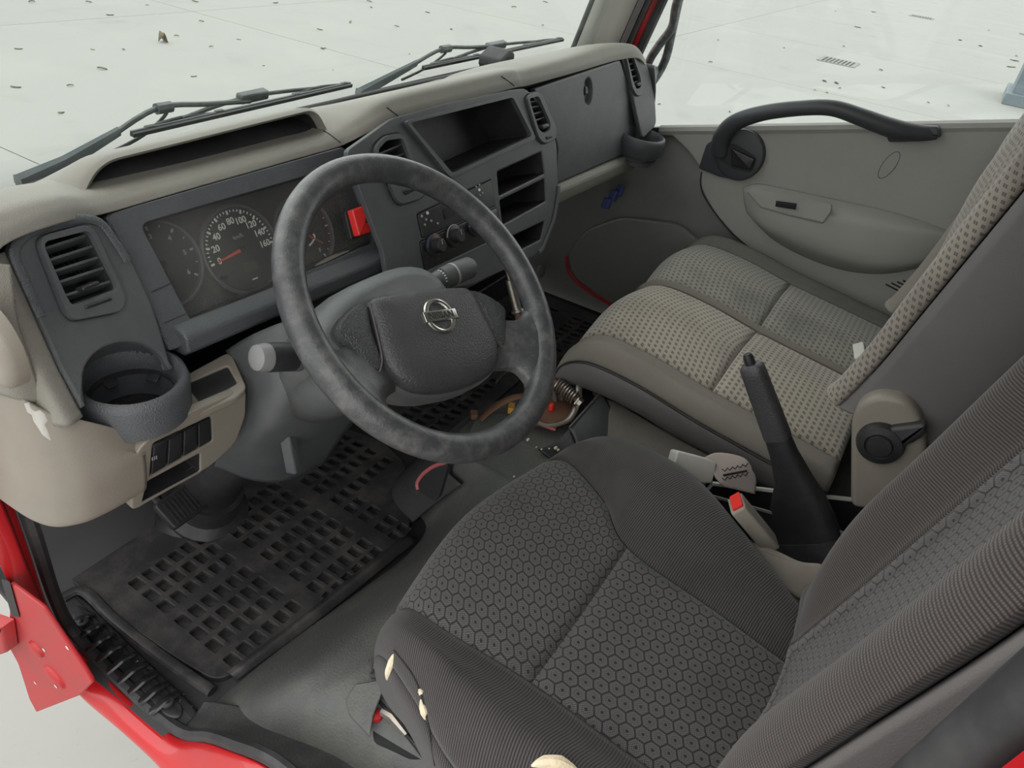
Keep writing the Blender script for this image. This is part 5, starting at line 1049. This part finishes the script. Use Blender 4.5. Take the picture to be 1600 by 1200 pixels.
part('amber_block', MB().box(at(799, 638, z=.24), (.022, .014, .016), Matrix.Rotation(.5, 3, 'Z')), M['yellow'], GM, bevel=.002, label='amber plastic block')
part('rust_clip', MB().box(at(741, 648, z=.225), (.020, .014, .012), Matrix.Rotation(.7, 3, 'Z')), M['rust'], GM, bevel=.002)
br = [at(*c, z=z) for c, z in (((775, 598), .285), ((790, 582), .30), ((818, 574), .305), ((832, 600), .285))]
part('side_bracket', MB().tube(cr(br, 4), .010, 8, flat=.25, up=(.5, .5, .6)), M['steel'], GM, label='bent zinc bracket')
part('upright_plate', MB().prism(Frame(at(828, 600, z=.285), (1, -.4, 0), (0, .3, 1)), rpoly([(-.018, -.04), (.018, -.04), (.02, .03), (-.012, .035)], .004, 2), -.002, .002), M['steel'], GM)
s0, s1 = at(862, 612, z=.275), at(900, 612, z=.275)
s0, s1 = at(868, 598, z=.285), at(900, 624, z=.27)
d = (s1 - s0); dn = d.normalized(); e1 = dn.cross(V((0, 0, 1))).normalized(); e2 = dn.cross(e1)
part('coil_spring', MB().tube([s0 + d * (k / 90) + (e1 * math.cos(k * .6) + e2 * math.sin(k * .6)) * .014 for k in range(91)], .0024, 6), M['steel'], GM, label='dark coil spring')
part('spring_bolt', MB().tube([s0 - d * .3, s1 + d * .25], .006, 10), M['rust'], GM)
part('spring_nut', MB().lathe(s1 + dn * .004, dn, [(.015, 0), (.015, .003), (.0095, .003), (.0095, .011), (.0005, .011)], 6), M['steel'], GM, label='bright hexagon nut')
part('cradle', MB().tube(cr([at(905, 600, z=.285), at(902, 630, z=.262), at(888, 655, z=.245), at(860, 664, z=.242), at(838, 658, z=.245)], 5), .007, 6, flat=.35, up=(0, 0, 1)), M['steel'], GM, label='curved steel cradle')
part('red_grommet', MB().lathe(at(861, 640, z=.242), (0, 0, 1), [(.007, 0), (.006, .012), (.0045, .015), (.0005, .0155)], 14), M['redswitch'], GM, label='small red grommet')
part('lug', MB().prism(Frame(at(888, 590, z=.295), (1, -.3, .2), (0, .4, 1)), rpoly([(-.010, -.014), (.010, -.014), (.010, .008), (0, .014), (-.010, .008)], .004, 3), -.0015, .0015), M['steel'], GM)
# black gaiter frame right of the mechanism and grey dome left of it
GC = thing('gear_console', 'black curved gear console shell left on the engine cover', 'console', (.5, -.03, .2))
sh_ = [[at(*c, z=z) for c, z in r] for r in ((((940, 612), .275), ((955, 640), .262), ((960, 685), .235)), (((915, 640), .275), ((930, 662), .265), ((935, 695), .24)), (((890, 668), .265), ((898, 682), .255), ((905, 705), .235)))]
part('shell', surf(sh_, 6), M['dash'], GC, solid=.006); part('shell_edge', MB().tube(cr([at(940, 612, z=.276), at(915, 640, z=.276), at(890, 668, z=.266)], 5), .003, 6), M['rubberg'], GC)
part('side_wall', surf([[at(*c, z=z) for c, z in r] for r in ((((842, 702), .228), ((868, 690), .238), ((890, 668), .262)), (((868, 722), .215), ((880, 718), .215), ((905, 706), .23)))], 5), M['black'], GC, solid=.005)
dm = [[at(*c, z=z) for c, z in r] for r in ((((728, 690), .21), ((745, 655), .232), ((785, 645), .238), ((812, 665), .228)), (((732, 705), .20), ((752, 675), .222), ((785, 668), .228), ((820, 690), .218)), (((740, 722), .20), ((760, 705), .208), ((795, 700), .212), ((845, 702), .218)))]
tag(part('tunnel_hump', surf(dm, 6), M['floor'], None, solid=.01), 'small grey hump in front of the gear selector', 'floor cover')
# oblong hole with pink metal edge in the riser
HO = thing('riser_opening', 'torn opening with pink metal edge in the engine cover front', 'opening', at(678, 748, z=.115))
hc = [(655, 765), (652, 752), (672, 728), (700, 718), (704, 726), (690, 775), (682, 782)]
resurvey()
ok_, o_, n_ = SC.ray_cast(DG[0], CAM, ray(676, 752).normalized())[:3]
if n_.dot(ray(676, 752)) > 0: n_ = -n_
Fh = Frame(o_, V((0, 0, 1)).cross(n_), n_.cross(V((0, 0, 1)).cross(n_)))
part('dark_void', MB().prism(Fh, rpoly(Fh.px(hc), .005, 3), -.004, .006), M['deep'], HO)
part('pink_edge', MB().tube(cr([Fh.at(*p, .006) for p in ((657, 764), (656, 753), (664, 741), (676, 731), (688, 725), (702, 721))], 4), .0045, 8), M['pink'], HO, label='pink-red metal edge')
# crumbs on the engine cover
for k, (x, y, r) in enumerate(((825, 688, .004), (868, 700, .004), (872, 703, .003), (846, 702, .002), (858, 701, .002), (838, 699, .002), (803, 745, .002))):
    tag(part('crumb', MB().sphere(hit(x, y, r * .4), r, 8, (1.3, .8, .7)), M['paper']), 'tiny pale crumb on the engine cover near the gear selector', 'crumb', 'crumbs by the gear selector')

ec = [[at(*c, z=z) for c, z in r] for r in ((((925, 590), .262), ((960, 622), .262), ((1010, 655), .262), ((1070, 690), .262), ((1130, 722), .262)), (((935, 625), .262), ((965, 660), .262), ((1005, 690), .262), ((1050, 715), .262), ((1105, 745), .26)), (((930, 670), .24), ((960, 705), .235), ((1000, 735), .23), ((1050, 765), .23), ((1100, 790), .23)))]
tag(part('carpet_strip', surf(ec, 6), M['carpet'], None, solid=.02), 'worn grey carpet strip on the engine cover between the seats', 'carpet')
# ------------------------------------------------------------------ passenger door trim
DR = thing('door_1', 'grey-taupe passenger door trim with armrest and grab handle', 'door', (1.36, -.3, 0), kind='structure')
XD = 1.352
FD2 = Frame((XD, 0, .6), (0, -1, 0), (0, 0, 1))
ol = FD2.px([(1040, 203), (1140, 203), (1300, 201), (1480, 199), (1640, 196), (1640, 560), (1400, 560), (1300, 480), (1205, 415), (1150, 372), (1118, 335), (1098, 300), (1092, 278), (1094, 262), (1075, 235)])
part('door_panel', plate(FD2, rpoly(ol, .02, 4), [], -.012, .0, .004, 'door_panel', M['beigegrey']), None, DR, label='smooth grey-taupe door panel')
part('panel_joint', MB().tube(cr([FD2.at(*p, .001) for p in ((1096, 268), (1096, 295), (1112, 325), (1148, 368), (1205, 412))], 5), .002, 5), M['deep'], DR)
part('window_ledge', MB().tube([FD2.at(1030, 205, -.01), FD2.at(1640, 198, -.01)], .014, 8), M['beigegrey'], DR)
# armrest bulge
rows = []
top_l = [(1160, 292), (1185, 287), (1230, 295), (1300, 310), (1370, 325), (1440, 345), (1505, 370)]; edge = [(1163, 312), (1190, 318), (1235, 328), (1300, 345), (1370, 360), (1440, 368), (1495, 378)]; lowr = [(1168, 332), (1195, 348), (1240, 366), (1300, 388), (1370, 405), (1430, 405), (1490, 392)]; bot = [(1180, 345), (1205, 372), (1250, 398), (1310, 420), (1370, 428), (1430, 420), (1485, 400)]
fo = [.004, .034, .044, .046, .044, .030, .006]
for lst, k in ((top_l, .05), (edge, 1.0), (lowr, .95), (bot, .02)): rows.append([FD2.at(*p, f * k) for p, f in zip(lst, fo)])
mid_ = [FD2.at((a[0] + b[0]) / 2, (a[1] + b[1]) / 2 - 3, f * .8) for a, b, f in zip(top_l, edge, fo)]
ar = part('armrest', surf([rows[0], mid_, rows[1], rows[2], rows[3]], 7), M['beigegrey'], DR, solid=.004, label='moulded armrest and pocket')
ct_ = [FD2.at(*p, f) for p, f in (((1172, 295), .03), ((1200, 293), .036), ((1262, 303), .044), ((1306, 312), .046), ((1304, 325), .048), ((1292, 341), .048), ((1240, 329), .048), ((1195, 318), .040))]
nn = V((-.6, 0, .8)); part('switch_plate', MB().rings([[p - nn * .004 for p in ct_], [p + nn * .003 for p in ct_]]), M['beigegrey'], ar, bevel=.003, label='raised plate on the armrest')
sb_ = [FD2.at(*p, .050) + nn * .004 for p in ((1220, 308), (1252, 312), (1250, 320), (1219, 315))]
part('switch_blank', MB().rings([[p - nn * .004 for p in sb_], [p + nn * .001 for p in sb_]]), M['black'], ar, label='small black switch opening')
part('oval_plug', MB().ring(FD2, ell(*FD2.uv(1389, 258), .015, .036, 28, 0, -.25), ell(*FD2.uv(1389, 258), .0138, .0348, 28, 0, -.25), -.001, .0008), M['deep'], DR, label='thin outline of an oval screw cover')
# inner handle
hu = FD2.uv(1158, 241)
hb_ = part('handle_bezel', MB().prism(FD2, ell(*hu, .064, .067, 36), -.004, .016, bev=.006), M['handle'], DR, label='round dark handle bezel')
part('handle_wedge', MB().prism(FD2, rpoly(FD2.px([(1093, 262), (1105, 225), (1135, 205), (1150, 280), (1125, 275)]), .006, 3), -.004, .010, bev=.003), M['handle'], DR, label='dark wedge in front of the handle')
ho = [(1124, 224), (1150, 222), (1186, 244), (1178, 268), (1148, 262), (1126, 247)]
part('handle_recess', MB().prism(FD2, rpoly(FD2.px(ho), .012, 4), .012, .0168), M['deep'], hb_)
part('handle_lever', MB().prism(FD2, rpoly(FD2.px([(1146, 228), (1184, 246), (1176, 263), (1146, 256)]), .006, 3), .012, .024, bev=.004), M['gloss'], hb_, label='black door opening lever')
# grab handle
gp = [FD2.at(*p, w) for p, w in (((1126, 240), .008), ((1132, 212), .018), ((1155, 188), .034), ((1200, 172), .046), ((1260, 164), .050), ((1308, 164), .050), ((1350, 178), .044), ((1395, 196), .032), ((1432, 205), .018), ((1465, 207), .006))]
gr = [.024, .025, .022, .019, .018, .0185, .020, .022, .020, .015]
gs_ = cr(gp, 5); gr_ = sum([[gr[i] + (gr[i + 1] - gr[i]) * k / 5 for k in range(5)] for i in range(9)], []) + [gr[-1]]
part('grab_handle', MB().tube(gs_, gr_, 14, flat=.8, up=(1, 0, 0)), M['handle'], DR, smooth=60, label='arched dark grey grab handle above the sill')
part('handle_foot', MB().prism(FD2, rpoly(FD2.px([(1375, 195), (1468, 195), (1472, 212), (1430, 219), (1390, 220), (1386, 208)]), .006, 3), -.004, .022, bev=.006), M['handle'], DR, label='rear foot of the grab handle')
for k in range(4):
    part('speaker_slot', MB().tube([FD2.at(1384 + 9 * k, 444 - 2 * k, .0005), FD2.at(1412 + 9 * k, 458 - 2 * k, .0005)], .0022, 5), M['deep'], DR)
# dark lower kick panel with red metal lip by the passenger footwell
kp = thing('kick_panel', 'dark kick panel with red metal edge in the passenger footwell', 'panel', (1.345, .2, 0))
Fk = Frame((1.345, .2, .2), (0, -1, 0), (0, 0, 1))
part('panel', MB().prism(Fk, rpoly(Fk.px([(888, 395), (915, 360), (970, 340), (1060, 350), (1120, 400), (1000, 500), (950, 470), (895, 430)]), .03, 4), -.01, .006, bev=.005), M['grey'], kp)
part('red_edge', MB().tube(cr([Fk.at(*p, .004) for p in ((886, 400), (890, 425), (915, 450), (960, 478), (1010, 505))], 4), .006, 6), M['redmatt'], kp, label='red metal edge')
tag(part('round_cap', MB().lathe(at(843, 424, y=.50), (0, -1, .2), [(.022, 0), (.022, .008), (.016, .012), (.0005, .013)], 12), M['grey'], None), 'small pale round cap on the dark toe board', 'cap')

# ------------------------------------------------------------------ windscreen wipers, resting outside the glass
def wiper(label, arm, elbow, head, b0, b1, o=.035):
    def g(px, py, oo=o):
        q = None; lo, hi = -.1, .9                               # meet the glass
        d = ray(px, py); k = .2
        for _ in range(60):
            p = CAM + d * k; t = p.z - .755; y = ws(p.x, t).y + oo
            k += (y - p.y) / max(.2, d.y + d.z * .28) * .7
        return CAM + d * k
    A = [g(*p) for p in arm]; E_ = g(*elbow, o + .02); H_ = g(*head, o + .012); B0, B1 = g(*b0, o - .008), g(*b1, o - .008)
    t = thing('wiper', label, 'wiper', A[0], 'windscreen wipers'); N_ = V((0, .96, .27))
    part('arm_cover', MB().tube([A[0], A[1], A[1] + (E_ - A[1]) * .55], [.016, .012, .008], 8, flat=.6, up=N_), M['wiperarm'], t, label='weathered grey arm root')
    part('arm', MB().tube(cr([A[1] + (E_ - A[1]) * .5, E_, E_ + (H_ - E_) * .5, H_], 4), .0042, 8), M['wiper'], t)
    part('elbow_clip', MB().tube([E_ + (A[1] - E_) * .03, E_ + (H_ - E_) * .12], .0085, 8), M['wiper'], t)
    dB = B1 - B0; up = N_
    part('rubber_blade', MB().beam(B0, B1, .006, .006, N_), M['rubber'], t); part('blade_spine', MB().beam(B0 + up * .004, B1 + up * .004, .008, .003, N_), M['wiper'], t)
    mid_ = B0 + dB * .52; part('main_yoke', MB().tube(cr([B0 + dB * .20 + up * .012, B0 + dB * .36 + up * .024, mid_ + up * .030, B0 + dB * .68 + up * .024, B0 + dB * .84 + up * .012], 5), .0036, 8, flat=.9, up=N_), M['wiper'], t)
    for s in (.20, .84):
        part('small_yoke', MB().tube(cr([B0 + dB * (s - .14) + up * .008, B0 + dB * s + up * .015, B0 + dB * (s + .14) + up * .005], 5), .003, 6, flat=.9, up=N_), M['wiper'], t)
    part('blade_connector', MB().beam(B0 + dB * .47 + up * .03, B0 + dB * .60 + up * .03, .016, .016, N_), M['wiper'], t, bevel=.003)
    for s in (.07, .34, .70, .97): part('claw', MB().beam(B0 + dB * (s - .018) + up * .006, B0 + dB * (s + .018) + up * .006, .010, .007, N_), M['wiper'], t, bevel=.002)
    part('washer_hose', MB().tube(cr([A[1] + (E_ - A[1]) * .2 - N_ * .005 + V((.02, 0, -.01)), A[1] + (E_ - A[1]) * .6 + V((.03, 0, -.015)), E_ + V((.012, 0, -.01)), E_], 5), .0026, 6), M['rubber'], t)
wiper('left wiper resting behind the instrument hood', [(30, 288), (100, 255)], (248, 168), (390, 158), (207, 211), (549, 133))
wiper('right wiper resting behind the centre of the dashboard', [(560, 148), (595, 128)], (692, 76), (775, 72), (662, 107), (880, 62))
# black sensor block on the dashboard top
SB = thing('dash_sensor', 'small black sensor pod on the dashboard top by the windscreen', 'sensor', at(783, 104, z=.79))
F = Frame(SB.location, (1, .1, 0), (0, .0, 1))
part('pod', MB().prism(F, rpoly([(-.034, .0), (.034, .0), (.036, .026), (.014, .036), (-.032, .020)], .006, 3), -.04, .015, bev=.005), M['rubber'], SB); part('pod_foot', MB().prism(F, rpoly([(-.03, -.012), (.04, -.012), (.035, .004), (-.028, .004)], .003, 2), -.04, .01), M['rubber'], SB)
# mirror arm outside the passenger window
MA = thing('mirror_bracket', 'grey-black tubular mirror bracket outside the passenger window', 'mirror bracket', at(1015, 125, x=1.50))
for P, m_ in (([(1068, -30), (1056, 10), (1050, 42), (1030, 70), (1016, 92), (1005, 120)], 'tubem'), ([(1068, -30), (1058, 12), (1050, 50), (1040, 92), (1024, 122), (1010, 138)], 'tubem')):
    part('tube', MB().tube(cr([at(*p, x=1.50 + .02 * (P[2][1] == 50)) for p in P], 5), .0125, 10), M[m_], MA)
part('bracket_foot', MB().box(at(1008, 128, x=1.48), (.06, .05, .09)), M['tubem'], MA, bevel=.01)

# joints across the taupe pad
resurvey()
for P in ([(604, 168), (612, 174), (620, 180), (627, 185)], [(783, 119), (790, 124), (797, 129), (803, 134)], [(506, 205), (515, 210), (524, 217), (532, 223)]):
    part('pad_joint', MB().tube([hit(*p, .0002) for p in P], .0011, 5), M['deep'], top)
